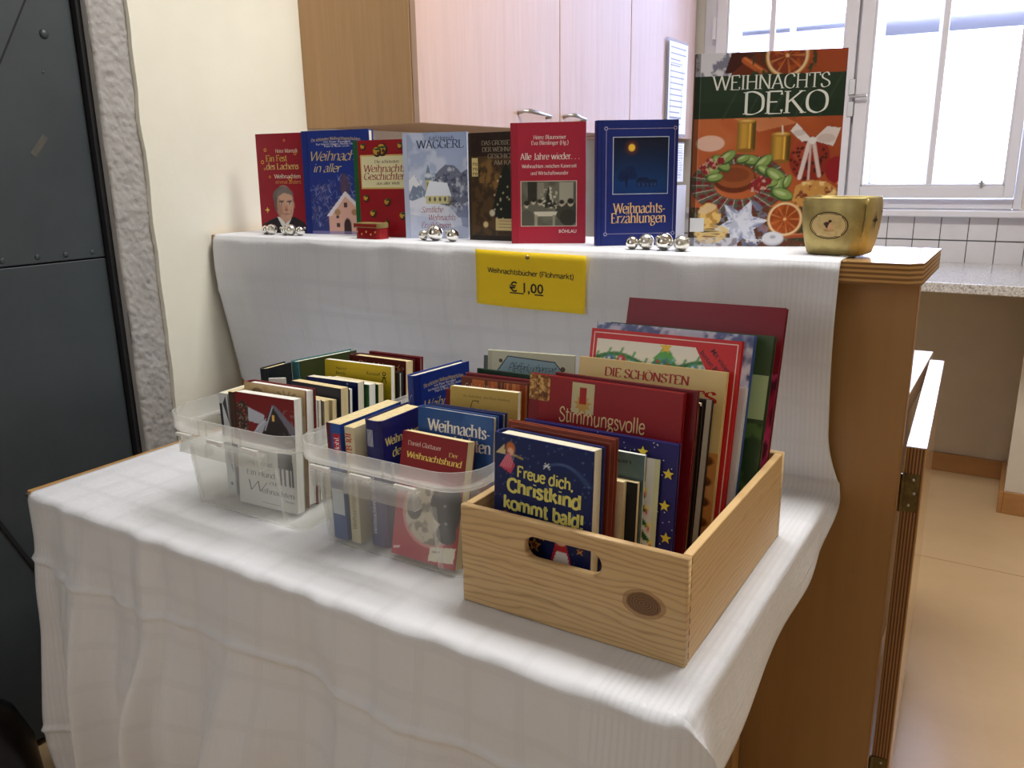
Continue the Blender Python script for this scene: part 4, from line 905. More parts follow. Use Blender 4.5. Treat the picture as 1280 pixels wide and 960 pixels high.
def a_alps(A):
    p = Pic(110, .221/.166); p.grad((196, 206, 226), (150, 166, 202)); p.noise(5, (214, 220, 234), .5, .6, seed=3)
    p.poly([(0, .40), (.02, .53), (.16, .61), (.26, .52), (.34, .45), (.30, .30), (0, .30)], (120, 134, 160)); p.poly([(.03, .53), (.16, .61), (.25, .52), (.2, .49), (.14, .51), (.10, .45), (.04, .47)], (228, 232, 240)); p.noise(22, (228, 232, 240), .55, .7, ((p.U < .3) & (p.V < .56) & (p.V > .36)).astype(float), 4)
    p.poly([(.44, .30), (.46, .56), (.54, .64), (.66, .70), (.80, .69), (.90, .62), (1, .66), (1, .20), (.6, .2)], (104, 110, 132)); mk = ((p.U > .44) & (p.V > .25) & (p.V < .70)).astype(float)
    p.noise(16, (196, 200, 214), .5, .85, mk*((p.V < .70-.5*abs(p.U-.72)).astype(float)), 7); p.noise(30, (52, 58, 80), .55, .7, mk*(p.V < .62), 8)
    p.poly([(0, 0), (0, .40), (.12, .36), (.30, .40), (.50, .34), (.72, .30), (.84, .2), (1, .16), (1, 0)], (222, 226, 238)); p.poly([(0, .24), (.4, .2), (.7, .10), (1, .14), (1, 0), (.0, .0)], (196, 204, 226)); p.noise(6, (180, 190, 216), .5, .4, (p.V < .3).astype(float), 9)
    p.poly([(.86, .26), (1, .34), (1, .1), (.9, .12)], (120, 132, 168), .6)
    p.rect(.345, .45, .43, .56, (188, 176, 120)); p.poly([(.33, .56), (.385, .71), (.445, .56)], (110, 130, 146)); p.ell(.385, .60, .05, .03, (206, 216, 226)); p.rect(.37, .50, .395, .53, (60, 60, 50))
    p.poly([(.32, .40), (.40, .55), (.68, .53), (.74, .40)], (228, 234, 244)); p.rect(.34, .335, .69, .41, (206, 200, 146)); p.poly([(.69, .335), (.69, .41), (.73, .40), (.73, .33)], (150, 146, 120))
    for u in (.40, .48, .56, .64): p.ell(u, .375, .016, .026, (70, 66, 56))
    p.noise(30, (90, 76, 60), .5, .8, ((p.U > .66) & (p.U < .8) & (p.V > .32) & (p.V < .36)).astype(float), 3)
    A.pic(p, 0, 0, 1, 1); A.rect(0, 0, .07, 1, (178, 188, 212)); A.line((.075, 0), (.075, 1), .005, (140, 150, 180))
    A.text('Karl Heinrich', .42, .80, .93, .026, (36, 42, 70)); A.text('WAGGERL', .22, .95, .855, .052, (26, 34, 70), 'serif', .2)
    A.text('Sämtliche', .26, .60, .25, .038, (150, 40, 60), 'serif', .16, .2); A.text('Weihnachts-', .36, .82, .175, .038, (150, 40, 60), 'serif', .16, .2); A.text('Erzählungen', .25, .72, .10, .038, (150, 40, 60), 'serif', .16, .2)
def a_kamin(A):
    p = Pic(76, .218/.14); p.fill((84, 62, 36)); p.noise(4, (150, 112, 58), .45, .8, seed=2); p.noise(14, (52, 38, 24), .5, .7, seed=5); p.put((p.V > .78).astype(float), (40, 24, 20), .85)
    p.poly([(.42, .28), (.56, .60), (.66, .72), (.8, .60), (1, .4), (1, .2), (.5, .2)], (26, 32, 24)); r_ = random.Random(1)
    for k in range(26): p.ell(r_.uniform(.45, 1), r_.uniform(.2, .62), .014, c=(224, 206, 160))
    p.ell(.42, .26, .05, c=(206, 196, 170)); p.ell(.30, .15, .045, c=(214, 190, 140)); p.rect(0, 0, 1, .05, (36, 26, 20)); p.rect(.48, .10, 1, .21, (206, 186, 132))
    p.rect(0, 0, .05, 1, (60, 46, 30)); A.pic(p, 0, 0, 1, 1); A.rect(.06, .60, .17, .77, (226, 206, 140))
    for k, v in enumerate((.70, .655, .61)): A.text('ro', .075, .16, v, .03, (50, 40, 30), 'sans', bold=.02)
    for s_, u0, u1, v in (('DAS GROSSE BUCH', .24, 1.08, .885), ('DER WEIHNACHTS', .25, 1.10, .825), ('GESCHICHTEN', .35, 1.0, .765), ('AM KAMIN', .46, .95, .705)): 
        if u1 > 1: u1 = .99
        A.text(s_, u0, u1, v, .028, (168, 156, 134))
    for k in range(3): A.rect(.53, .185-.03*k, .94, .19-.03*k, (120, 100, 60))
def a_jahre(A):
    A.rect(0, 0, 1, 1, (176, 40, 62)); A.rect(0, 0, .07, 1, (168, 36, 56)); A.line((.075, 0), (.075, 1), .006, (140, 26, 44)); W = (244, 234, 226)
    A.text('Heinz Blaumeiser', .30, .74, .865, .022, W); A.text('Eva Blimlinger (Hg.)', .27, .77, .82, .022, W); A.text('Alle Jahre wieder. . .', .12, .92, .70, .036, W, 'serif', .2); A.text('Weihnachten zwischen Kaiserzeit', .14, .88, .632, .02, W, 'serif', .2); A.text('und Wirtschaftswunder', .26, .77, .575, .02, W, 'serif', .2)
    A.rect(.12, .145, .885, .525, (214, 206, 186)); p = Pic(90, .5*1.5); p.fill((92, 92, 80)); p.noise(4, (120, 118, 102), .5, .7); p.rect(.7, .35, .95, .98, (168, 164, 146)); p.rect(.12, .55, .28, 1, (50, 50, 44)); p.rect(.3, .6, .42, .98, (138, 134, 120))
    p.poly([(.36, .42), (.44, .62), (.50, .88), (.56, .62), (.70, .40)], (40, 42, 36)); p.noise(26, (214, 210, 190), .55, .9, ((p.U > .36) & (p.U < .7) & (p.V > .4) & (p.V < .9-.9*abs(p.U-.51))).astype(float), 3)
    for u, v, b in ((.10, .48, .12), (.22, .55, .10), (.34, .52, .09), (.74, .50, .10), (.90, .52, .13)):
        p.ell(u, v-.2, b*1.1, b*1.3, (64, 64, 56) if u > .5 else (104, 102, 90)); p.ell(u, v, b*.42, b*.52, (196, 184, 160)); p.ell(u, v+.035, b*.44, b*.36, (40, 38, 34))
    p.poly([(.22, .32), (.66, .32), (.62, .22), (.26, .22)], (206, 200, 180)); p.rect(.24, .0, .29, .24, (150, 144, 126)); p.rect(.57, .0, .62, .24, (150, 144, 126)); p.ell(.86, .18, .16, .14, (52, 52, 46)); p.ell(.1, .15, .13, .16, (88, 86, 76))
    A.pic(p, .13, .15, .875, .52); A.text('BÖHLAU', .64, .88, .09, .02, W, 'sans', bold=.02)
def a_moon(A):
    A.rect(0, 0, 1, 1, (28, 44, 116)); A.line((.045, 0), (.045, 1), .01, (18, 30, 84)); G_ = (170, 160, 190)
    A.frame(.10, .095, .96, .935, .006, G_)
    for u, v in ((.10, .935), (.96, .935), (.10, .095), (.96, .095)): A.ell(u, v, .024, G_); A.ell(u, v, .013, (28, 44, 116))
    A.rect(.185, .415, .885, .87, (196, 204, 220)); p = Pic(84, .455*.23/(.7*.16)); p.grad((18, 66, 128), (16, 22, 42)); d = np.hypot(p.U-.33, (p.V-.82)*p.a)
    p.put(np.clip(1-d/.16, 0, 1)**1.2, (190, 60, 26), .95); p.ell(.33, .82, .062, c=(250, 206, 70)); p.put((p.V < .2).astype(float), (16, 54, 110), .8)
    for u, v, s in ((.20, .34, .10), (.30, .40, .11), (.15, .28, .07), (.36, .32, .08)): p.ell(u, v, s, s*.8, (14, 34, 78), .9)
    for a in (.22, .27, .24): p.seg((.24, .12), (a+.0, .34), .014, (12, 26, 60))
    p.seg((.23, .2), (.14, .36), .01, (12, 26, 60)); p.seg((.24, .2), (.34, .38), .01, (12, 26, 60)); p.rect(.42, .12, .80, .22, (20, 42, 84)); p.poly([(.40, .22), (.46, .29), (.64, .29), (.66, .22)], (14, 30, 66)); p.poly([(.55, .2), (.60, .25), (.80, .25), (.82, .2)], (16, 34, 70))
    for u in (.46, .54, .62, .70, .76): p.rect(u, .13, u+.02, .19, (60, 90, 130), .7)
    A.pic(p, .195, .421, .877, .864)
    A.text('Weihnachts-', .20, .86, .265, .055, (240, 196, 130), 'serif', .22); A.text('Erzählungen', .17, .87, .185, .055, (240, 196, 130), 'serif', .22)
def s_moon(A):
    A.v_rot = 1
    q, wd = pen_text('Erzählungen', .2); L = A.h*.36
    A.faces([[(.66-y*.27, .93-(1-x/wd)*0-.38+(x/wd)*.38) for x, y in pp] for pp in q], (214, 170, 110))
def a_deko(A):
    a = A.h/A.w; p = Pic(190, a); U, Vv = p.U, p.V
    p.fill((176, 84, 42)); m1 = (Vv < .68).astype(float)
    f = vnoise(U*1.0+Vv*.8, Vv*1.6, 2.2, 4); p.put(np.clip((f-.4)*3, 0, 1)*m1, (206, 116, 66), .75); p.put(np.clip((.42-f)*4, 0, 1)*m1, (140, 56, 28), .7)
    p.poly([(.25, .68), (.45, .60), (.7, .64), (.60, .68)], (236, 170, 120), .5); p.ell(.12, .545, .10, .055, (236, 196, 176), .95)
    # top strip
    top = ((Vv > .885)).astype(float); p.put(top, (104, 46, 26)); p.noise(7, (146, 66, 34), .5, .8, top, 3); p.poly([(.72, .885), (.72, 1), (1, 1), (1, .885)], (176, 80, 40), .8)
    p.put(top*(U < .2+.1*vnoise(U, Vv*a, 9, 2)), (222, 222, 230)); p.noise(24, (120, 120, 140), .52, .9, top*(U < .27), 5); p.poly([(.2, .90), (.24, 1), (.40, .99), (.25, .9)], (70, 30, 26)); p.seg((.33, .96), (.47, .89), .045, (186, 94, 48)); p.seg((.33, .968), (.47, .898), .01, (220, 130, 76))
    p.noise(26, (50, 64, 40), .55, .9, top*((U > .38) & (U < .5) | (U > .72) & (U < .8)), 6)
    def orange(cu, cv, r, dk=(150, 66, 24)):
        p.ell(cu, cv, r*1.06, c=(206, 150, 84)); p.ell(cu, cv, r, c=(236, 206, 160)); p.ell(cu, cv, r*.88, c=dk); x = U-cu; y = (Vv-cv)*a; d = np.hypot(x, y); th = np.arctan2(y, x)
        ray = np.clip(np.cos(th*9)*2-1.2, 0, 1)*(d < r*.86)*(d > r*.1); p.put(ray, (222, 150, 90), .9); p.noise(30, (196, 96, 34), .55, .6, (d < r*.84).astype(float), 8); p.ell(cu, cv, r*.1, c=(230, 180, 120))
    keep = p.c.copy(); orange(.61, .975, .135, (128, 54, 30)); p.c = np.where((Vv > .885)[..., None], p.c, keep)
    # green title band
    band = ((Vv <= .885) & (Vv > .672)).astype(float); p.put(band, (40, 58, 42)); p.put(band*(Vv < .75), (30, 48, 34), .6); 
    for k in range(5): p.seg((.2+.16*k, .67), (.34+.16*k, .885), .014, (64, 84, 62), .5); 
    p.c = np.where((Vv > .885)[..., None] | (Vv < .672)[..., None] | True, p.c, p.c)
    # candles
    def candle(cu, v0, v1, wd):
        x = (U-cu)/wd; msk = ((np.abs(x) < .5) & (Vv > v0) & (Vv < v1)).astype(float); sh = .45+.55*np.clip(1.2-np.abs(x+.12)*2.2, 0, 1)+.5*np.exp(-((x-.2)/.06)**2)
        p.put(msk, np.clip(np.stack([sh*206/255, sh*158/255, sh*62/255], -1), 0, 1)); p.ell(cu, v1, wd*.5, wd*.13, (176, 124, 50)); p.ell(cu, v1+.002, wd*.36, wd*.07, (226, 186, 100)); p.ell(cu, v0, wd*.5, wd*.12, (150, 100, 40))
    candle(.365, .505, .655, .125); candle(.60, .445, .585, .128); p.seg((.61, .59), (.605, .625), .012, (238, 226, 206))
    # pomander with ribbon
    p.ell(.80, .455, .135, .155, (146, 46, 32)); p.ell(.75, .50, .07, .08, (186, 84, 54), .6); r_ = random.Random(3)
    for k in range(60):
        t_ = r_.uniform(0, 2*pi); q = r_.uniform(.2, .95); p.ell(.80+.13*q*cos(t_), .455+.15*q*sin(t_)/a, .009, c=(70, 26, 20))
    p.seg((.79, .54), (.74, .36), .03, (232, 212, 206)); p.seg((.82, .54), (.87, .37), .028, (222, 198, 190)); p.seg((.80, .55), (.80, .35), .016, (214, 188, 180))
    p.poly([(.81, .55), (.70, .64), (.66, .60), (.74, .545)], (236, 226, 222)); p.poly([(.81, .55), (.90, .62), (.99, .61), (.95, .52)], (232, 220, 216)); p.ell(.90, .56, .06, .03, (206, 186, 178), .7); p.ell(.72, .59, .04, .02, (204, 190, 186), .7); p.ell(.81, .55, .025, c=(240, 232, 228))
    p.ell(.98, .40, .07, .09, (150, 30, 40))
    # wreath: plaid ring with green bows, small bowl inside
    x = (U-.33)/.325; y = (Vv-.33)*a/.20; d = np.hypot(x, y); ringm = np.clip((1-np.abs(d-.78)/.27)*9, 0, 1); th = np.arctan2(y, x)
    p.put(ringm, (124, 38, 40)); chk = (np.sin(th*22) > .2); p.put(ringm*chk, (88, 100, 80), .85); p.put(ringm*(np.sin((d-.5)*30) > .55), (84, 104, 84), .7); p.put(ringm*(np.sin(th*22+1.2) > .93), (214, 200, 186), .7)
    p.put(ringm*np.clip((-y-.55)*1.2, 0, 1), (60, 24, 24), .5); p.ell(.30, .36, .15, .10, (104, 46, 24)); p.ell(.30, .372, .135, .08, (156, 84, 44)); p.ell(.30, .38, .10, .05, (128, 62, 32), .8)
    def leaf(u, v, s, ang, c=(136, 162, 88)):
        p.ell(u, v, s, s*.55, (62, 88, 44), 1, ang); p.ell(u+.004, v+.004, s*.9, s*.42, c, 1, ang); p.ell(u-.01, v+.008, s*.5, s*.16, (196, 212, 150), .8, ang)
    for u, v, s, an in ((.14, .40, .07, 20), (.20, .44, .08, -40), (.24, .47, .07, 35), (.40, .455, .07, -10), (.49, .44, .075, 40), (.50, .40, .06, -30), (.16, .365, .06, 10), (.58, .37, .085, -35), (.60, .31, .075, 60), (.63, .275, .08, -20), (.55, .33, .05, 10), (.66, .34, .05, 70), (.35, .46, .05, 20)): leaf(u, v, s, an)
    for cu, cv in ((.08, .42), (.12, .45), (.155, .43), (.20, .455), (.10, .40), (.44, .335), (.48, .355), (.50, .32), (.46, .30), (.53, .345), (.43, .31)):
        p.ell(cu, cv, .026, c=(140, 36, 44)); p.noise(40, (214, 180, 150), .55, .9, (np.hypot(U-cu, (Vv-cv)*a) < .028).astype(float), 5); 
    # stollen, pinecone, lace star, orange slice, cinnamon, tea light
    p.poly([(.70, .24), (.72, .32), (.80, .35), (.92, .34), (1, .30), (1, .19), (.8, .2)], (206, 150, 78)); p.noise(16, (244, 214, 150), .52, .9, ((U > .7) & (Vv > .2) & (Vv < .34)).astype(float), 4); p.noise(30, (110, 40, 30), .62, .9, ((U > .66) & (Vv > .16) & (Vv < .32)).astype(float), 9)
    low = (Vv < .21).astype(float); p.put(low*(1-ringm), (92, 52, 34), .9); p.noise(18, (52, 58, 40), .5, .8, low*(1-ringm), 3); p.noise(40, (120, 130, 110), .6, .7, low*(1-ringm), 2)
    p.seg((.40, .15), (.54, .09), .035, (176, 88, 44)); p.seg((.60, .055), (.95, .060), .03, (166, 78, 44)); p.seg((.60, .063), (.95, .067), .008, (214, 130, 84))
    p.star(.36, .115, .19, (206, 210, 226), 6, .5, 10); p.noise(30, (120, 126, 160), .5, .8, (np.hypot(U-.36, (Vv-.115)*a) < .19).astype(float)*(np.abs(U-.36) > .0), 6); p.star(.36, .115, .19, (236, 238, 244), 6, .3, 10, .5)
    p.put(((Vv < .045) & (U < .34)).astype(float), (206, 206, 216)); p.noise(26, (130, 120, 130), .5, .8, ((Vv < .05) & (U < .34)).astype(float), 7)
    for k in range(5): p.ring(.14+.02*(k % 2), .09-.012*k, .11-.008*k, .028, .008, (228, 196, 130), 1)
    p.ell(.13, .165, .075, .09, (190, 140, 72)); p.noise(24, (236, 200, 120), .5, .9, ((np.hypot(U-.13, (Vv-.165)*a) < .09)).astype(float), 5); p.ell(.12, .20, .07, .028, (226, 196, 150), .9, 20)
    orange(.66, .145, .115); p.ell(.585, .04, .075, .05, (196, 196, 206)); p.ell(.585, .046, .07, .042, (224, 224, 230)); p.ell(.585, .05, .02, .012, (180, 180, 190))
    p.put((U < .035).astype(float), (0, 0, 0), .35); p.put(((U > .035) & (U < .042)).astype(float), (255, 255, 255), .18)
    A.pic(p, 0, 0, 1, 1)
    A.text('WEIHNACHTS', .12, .90, .815, .050, (238, 240, 230), 'serif', .17); A.text('DEKO', .33, .90, .690, .078, (240, 242, 234), 'serif', .17); A.text('garant', .40, .53, .026, .014, (240, 240, 240), 'sans', bold=.02)
    A.rect(.0, .078, .10, .152, (226, 226, 228))
def a_christkind(A):
    A.rect(0, 0, 1, 1, (20, 28, 76)); p = Pic(90, A.h/A.w); p.grad((20, 24, 72), (24, 42, 96)); r_ = random.Random(8)
    for k in range(150): p.ell(r_.random(), r_.random(), .005, c=(150, 170, 210), al=.8)
    for k in range(14): u = .58+.03*k; v = .87+.05*sin(k/13*pi)-.006*k; p.ell(u, v, .018+.0015*k, .012, (130, 160, 200), .35)
    p.star(.55, .86, .055, (226, 236, 240), 8, .25)
    p.ell(.17, .92, .05, .06, (196, 110, 60)); p.ell(.17, .90, .032, .036, (236, 190, 160)); p.poly([(.05, .80), (.15, .90), (.22, .82), (.18, .765)], (204, 74, 100)); p.poly([(.02, .88), (.10, .94), (.12, .88)], (206, 190, 140)); p.seg((.2, .885), (.30, .87), .014, (226, 190, 90))
    for k in range(5): p.seg((.07+.025*k, .80), (.13+.02*k, .88), .006, (240, 190, 200))
    # foot of the cover, seen through the hand hole
    for u, v, s in ((.30, .40, .05), (.44, .36, .07), (.36, .33, .05), (.20, .36, .05), (.52, .42, .04), (.9, .40, .04)): p.star(u, v, s, (216, 150, 70), 5); p.star(u, v, s*.6, (120, 60, 40), 5)
    p.poly([(.60, .26), (.66, .42), (.76, .42), (.84, .26)], (190, 40, 46)); p.ell(.71, .44, .07, .06, (240, 220, 190)); p.ell(.71, .43, .04, .045, (232, 180, 150)); p.poly([(.63, .28), (.67, .36), (.77, .36), (.81, .28)], (236, 228, 220)); p.ell(.05, .42, .05, .1, (60, 120, 90)); p.ell(.13, .50, .03, .04, (220, 90, 50))
    A.pic(p, 0, 0, 1, 1); Y_ = (232, 222, 120)
    A.text('Freue dich,', .24, .82, .755, .046, Y_, 'round', .27, rot=-1); A.text('Christkind', .14, .90, .655, .056, Y_, 'round', .33, rot=-1); A.text('kommt bald!', .10, .93, .545, .054, Y_, 'round', .33, rot=-1); A.text('5-Minuten-Geschichten', .16, .88, .475, .024, (226, 232, 240), 'sans', rot=-1.5, bold=.02)
def a_rustframe(A):
    A.rect(0, 0, 1, 1, (138, 62, 44)); A.frame(.03, .02, .97, .98, .012, (170, 96, 70)); A.frame(.06, .04, .94, .96, .006, (104, 40, 30)); A.text('Weihnachtszeit', .2, .8, .9, .03, (214, 170, 110))
def a_tree(A):
    A.rect(0, 0, 1, 1, (44, 42, 112)); r_ = random.Random(3)
    for k in range(170): A.ell(r_.random(), r_.random(), .0045, (190, 196, 230), n=5)
    for u, v in ((.80, .93), (.96, .82), (.95, .62), (.97, .42), (.60, .95), (.3, .94), (.06, .8), (.97, .22)): A.star(u, v, .035, (232, 210, 70))
    p = Pic(90, .86*A.h/(A.w*.84)); p.fill((232, 232, 226)); p.noise(5, (210, 216, 214), .5, .6); p.rect(.965, 0, 1, 1, (214, 218, 176)); p.rect(0, 0, .03, 1, (214, 218, 176))
    for k in range(8): w_ = .03+.022*k; v = .93-.10*k; p.poly([(.86-w_, v-.13), (.86, v), (.86+w_, v-.13), (.86, v-.09)], (34, 104, 52)); p.poly([(.86-w_*.6, v-.10), (.86, v-.02), (.86+w_*.3, v-.08)], (60, 140, 70))
    for k in range(12): v = .85-.06*k; u = .86+(.03+.012*k)*(-1)**k*.8; p.seg((u, v), (u, v+.03), .012, (214, 60, 50)); p.ell(u, v+.042, .014, c=(250, 226, 100))
    p.ell(.66, .10, .08, .11, (196, 30, 36)); p.ell(.62, .20, .05, c=(240, 210, 190)); p.ell(.60, .15, .05, .06, (244, 244, 244)); p.ell(.86, .12, .07, .09, (66, 96, 150)); p.ell(.87, .22, .04, c=(236, 200, 170)); p.noise(20, (60, 120, 80), .6, .8, (p.V < .28).astype(float)*(p.U > .75), 3); p.ell(.45, .12, .09, .1, (70, 120, 190))
    A.pic(p, .07, .0, .91, .90)
def a_stimm(A):
    A.rect(0, 0, 1, 1, (150, 26, 34)); A.rect(0, .0, .06, 1, (128, 20, 28)); A.line((.065, 0), (.065, 1), .005, (100, 14, 22))
    for (u0, u1, v0, v1, s) in ((0, .145, .865, .998, 3), (.30, .45, .83, .985, 7)):
        p = Pic(36, (v1-v0)*A.h/((u1-u0)*A.w)); p.fill((150, 96, 46)); p.noise(5, (226, 186, 110), .5, .9, seed=s); p.noise(10, (90, 44, 24), .55, .8, seed=s+1)
        if s == 7: p.fill((206, 196, 150)); p.rect(.35, .4, .65, .85, (160, 30, 26)); p.star(.5, .3, .4, (206, 160, 80), 9, .6); p.rect(.36, .3, .64, .8, (170, 30, 26))
        A.pic(p, u0, v0, u1, v1)
    A.text('Stimmungsvolle', .22, .785, .775, .052, (232, 206, 150), 'slab', .16); A.text('Weihnachten', .26, .75, .65, .052, (232, 206, 150), 'slab', .16)
def a_sch(A):
    A.rect(0, 0, 1, 1, (232, 204, 140)); A.text('DIE SCHÖNSTEN', .19, .77, .915, .031, (176, 40, 30), 'serif', .30); A.text('WEIHNACHTS', .05, .95, .838, .040, (196, 36, 30), 'serif', .34); A.text('PLÄTZCHEN', .1, .9, .64, .055, (196, 36, 30), 'serif', .34)
    p = Pic(80, 1.2); p.fill((222, 150, 80)); p.noise(4, (236, 178, 110), .5, .6); r_ = random.Random(5)
    for k in range(16):
        u = .93 if k < 6 else r_.uniform(.1, .85); v = (.93-.17*k) if k < 6 else r_.random(); p.ell(u, v, .045, c=(104, 56, 30)); p.ell(u-.006, v+.006, .034, c=(160, 96, 52)); p.ell(u-.01, v, .008, c=(70, 34, 20)); p.ell(u+.012, v, .008, c=(70, 34, 20))
    p.poly([(.0, 0), (.1, .12), (.3, .05), (.3, 0)], (190, 30, 30)); A.pic(p, .0, .0, 1, .60)
def a_garland(A):
    A.rect(0, 0, 1, 1, (206, 34, 38)); A.frame(.02, .015, .98, .985, .006, (240, 220, 210)); p = Pic(110, .24*A.h/(A.w*.86)); p.fill((240, 238, 228)); cols_ = [(70, 130, 180), (206, 60, 50), (90, 170, 170), (150, 196, 206), (60, 110, 170)]
    pts = [(k/40, .62+.11*sin(k/40*9)) for k in range(41)]
    for a, b in zip(pts, pts[1:]): p.seg(a, b, .028, (52, 120, 64)); 
    for k in range(0, 40, 2): u, v = pts[k]; p.seg((u, v), (u+.02, v+.12*(-1)**(k//2)), .014, (80, 150, 80))
    for k in range(9): u = .12+.095*k; v = .60+.11*sin(u*9)-.08; p.ell(u, v, .036, c=cols_[k % 5]); p.ell(u-.008, v+.02, .012, c=(240, 244, 246))
    p.poly([(.44, .55), (.56, .98), (.68, .55)], (70, 150, 70)); p.poly([(.47, .72), (.56, .98), (.65, .72)], (90, 170, 80)); p.star(.56, .94, .05, (240, 200, 60)); p.rect(.52, .46, .60, .56, (196, 50, 50))
    for k in range(9): p.ell(.49+.017*k, .62+.05*(k % 3), .012, c=cols_[k % 5])
    p.ell(.55, -.1, .42, .13, (60, 90, 170)); p.ell(.55, -.14, .40, .12, (240, 238, 228)); A.pic(p, .045, .72, .90, .955)
    A.poly([(.70, .975), (.965, .975), (.965, .70), (.93, .70)], (206, 34, 38))
    A.text('Mit vielen', .81, .985, .945, .017, (60, 16, 20), 'sans', rot=-47, bold=.03); A.text('bunten Bildern', .745, .99, .935, .017, (60, 16, 20), 'sans', rot=-47, bold=.03)
def a_snow(A):
    p = Pic(90, A.h/A.w); p.grad((206, 210, 226), (196, 204, 226)); p.noise(9, (70, 86, 140), .5, .8, (p.V > .5).astype(float), 3); p.noise(20, (232, 236, 244), .52, .8, seed=6); p.noise(14, (40, 50, 100), .58, .8, ((p.V > .62)*(p.U > .55)).astype(float), 8); A.pic(p, 0, 0, 1, 1)
def a_green(A):
    A.rect(0, 0, 1, 1, (58, 78, 46)); A.rect(.0, .62, 1, .82, (166, 184, 134)); p = Pic(50, 1.1); p.fill((44, 66, 34)); p.noise(6, (90, 120, 60), .5, .8); A.pic(p, .55, 0, 1, .60)
def a_pink(A):
    A.rect(0, 0, 1, 1, (118, 14, 30)); p = Pic(50, 1.2); p.fill((150, 30, 60)); p.noise(5, (206, 60, 110), .5, .9); p.noise(9, (60, 16, 30), .55, .8, seed=4); A.pic(p, .7, 0, 1, .72)
def a_teal(A):
    p = Pic(40, A.h/A.w); p.grad((120, 148, 150), (96, 126, 132)); p.noise(5, (150, 176, 176), .5, .6); A.pic(p, 0, 0, 1, 1); A.text('Roman', .62, .9, .93, .018, (40, 50, 56))
def a_photo(A):
    p = Pic(40, A.h/A.w); p.fill((120, 86, 50)); p.noise(5, (200, 160, 100), .5, .8, seed=A.lay+2); p.noise(12, (60, 36, 26), .55, .8); A.pic(p, 0, 0, 1, 1)
def a_blackw(A): A.rect(0, 0, 1, 1, (24, 24, 26)); A.rect(.965, 0, 1, 1, (206, 200, 190)); A.ell(.8, .2, .1, (196, 160, 90))
def a_hund(A):
    A.rect(0, 0, 1, 1, (140, 22, 28)); A.text('Daniel Glattauer', .10, .62, .895, .024, (238, 206, 190)); A.text('Der', .74, .88, .862, .022, (244, 210, 120)); A.text('Weihnachtshund', .09, .94, .795, .034, (248, 220, 110), 'serif', .26, .15)
    p = Pic(90, .66*A.h/A.w); p.grad((176, 44, 62), (160, 30, 40)); p.ell(.55, .58, .43, .42, (214, 140, 140)); p.ell(.56, .58, .40, .38, (206, 196, 178)); p.noise(9, (120, 112, 100), .55, .8, (np.hypot((p.U-.55)/.4, (p.V-.58)*p.a/.38) < 1).astype(float), 4)
    p.ell(.78, .72, .24, .24, (34, 32, 36)); p.ell(.30, .62, .12, .15, (96, 92, 90)); p.ell(.82, .40, .15, .13, (52, 50, 54)); p.ell(.62, .86, .06, .04, (96, 60, 40)); p.ell(.62, .86, .028, .028, (24, 20, 20)); p.ell(.80, .52, .03, .02, (190, 190, 196), .7); p.ell(.76, .72, .02, .016, (200, 200, 206), .7); p.ell(.90, .70, .10, .3, (26, 24, 28))
    p.poly([(.60, .20), (.98, .26), (.96, .07), (.58, .03)], (236, 230, 214)); p.seg((.80, .23), (.79, .05), .006, (190, 186, 170)); p.seg((.64, .15), (.74, .165), .02, (150, 146, 136)); p.poly([(.03, .07), (.13, .09), (.13, .12), (.03, .10)], (240, 210, 216))
    A.pic(p, 0, .0, 1, .66)
def a_gesch(A):
    p = Pic(60, A.h/A.w); p.grad((56, 92, 158), (44, 84, 150)); p.noise(4, (80, 120, 180), .5, .5); p.ell(.72, .52, .25, .12, (176, 30, 36)); p.ell(.72, .42, .16, .14, (226, 190, 170)); p.ell(.70, .30, .2, .16, (236, 234, 230)); A.pic(p, 0, 0, 1, 1); W = (244, 242, 236)
    A.text('Weihnachts-', .14, .97, .845, .058, W, 'serif', .28, rot=0); A.text('geschichten', .22, .98, .745, .058, W, 'serif', .28)
def a_ostern(A): A.rect(0, 0, 1, 1, (34, 50, 110)); A.text('Ostern in der Welt', .22, .88, .93, .028, (226, 220, 220), 'script', .14); A.ell(.9, .96, .02, (200, 60, 70))
def a_erbl(A):
    A.rect(0, 0, 1, 1, (224, 188, 96)); A.text('Ilse Gutenberg . Eva-Maria Altenberg', .2, .88, .935, .012, (150, 116, 60), 'sans'); A.text('RBLÜHEN,', .36, .76, .80, .036, (84, 64, 40), 'serif', .14); A.text('E', .24, .36, .80, .08, (60, 46, 34), 'script', .09); A.line((.14, .78), (.30, .86), .01, (60, 46, 34))
def a_gabr(A):
    A.rect(0, 0, 1, 1, (110, 50, 40)); p = Pic(50, .9); p.fill((196, 110, 60)); r_ = random.Random(3)
    for k in range(12): u = r_.random(); p.rect(u, 0, u+r_.uniform(.02, .08), 1, r_.choice([(150, 70, 40), (216, 140, 84), (120, 56, 40), (96, 60, 50)]))
    A.pic(p, .17, .4, 1, .99); A.text('Gabriele Wohmann', .06, .72, .915, .030, (236, 216, 200), 'serif', .14)
def a_pfeff(A):
    A.rect(0, 0, 1, 1, (220, 220, 196)); A.rect(0, 0, .05, 1, (206, 206, 180)); o_ = [(.12, .60), (.12, .86), (.24, .965), (.78, .945), (.90, .86), (.90, .60)]; A.poly([(.11, .59), (.11, .865), (.235, .972), (.785, .952), (.91, .865), (.91, .59)], (64, 84, 96)); A.poly(o_, (160, 190, 204))
    A.ell(.155, .935, .022, (104, 88, 70)); A.ell(.875, .905, .028, (104, 88, 70)); A.text('Pfefferkuchenzeit', .24, .78, .865, .042, (30, 44, 60), 'script', .13)
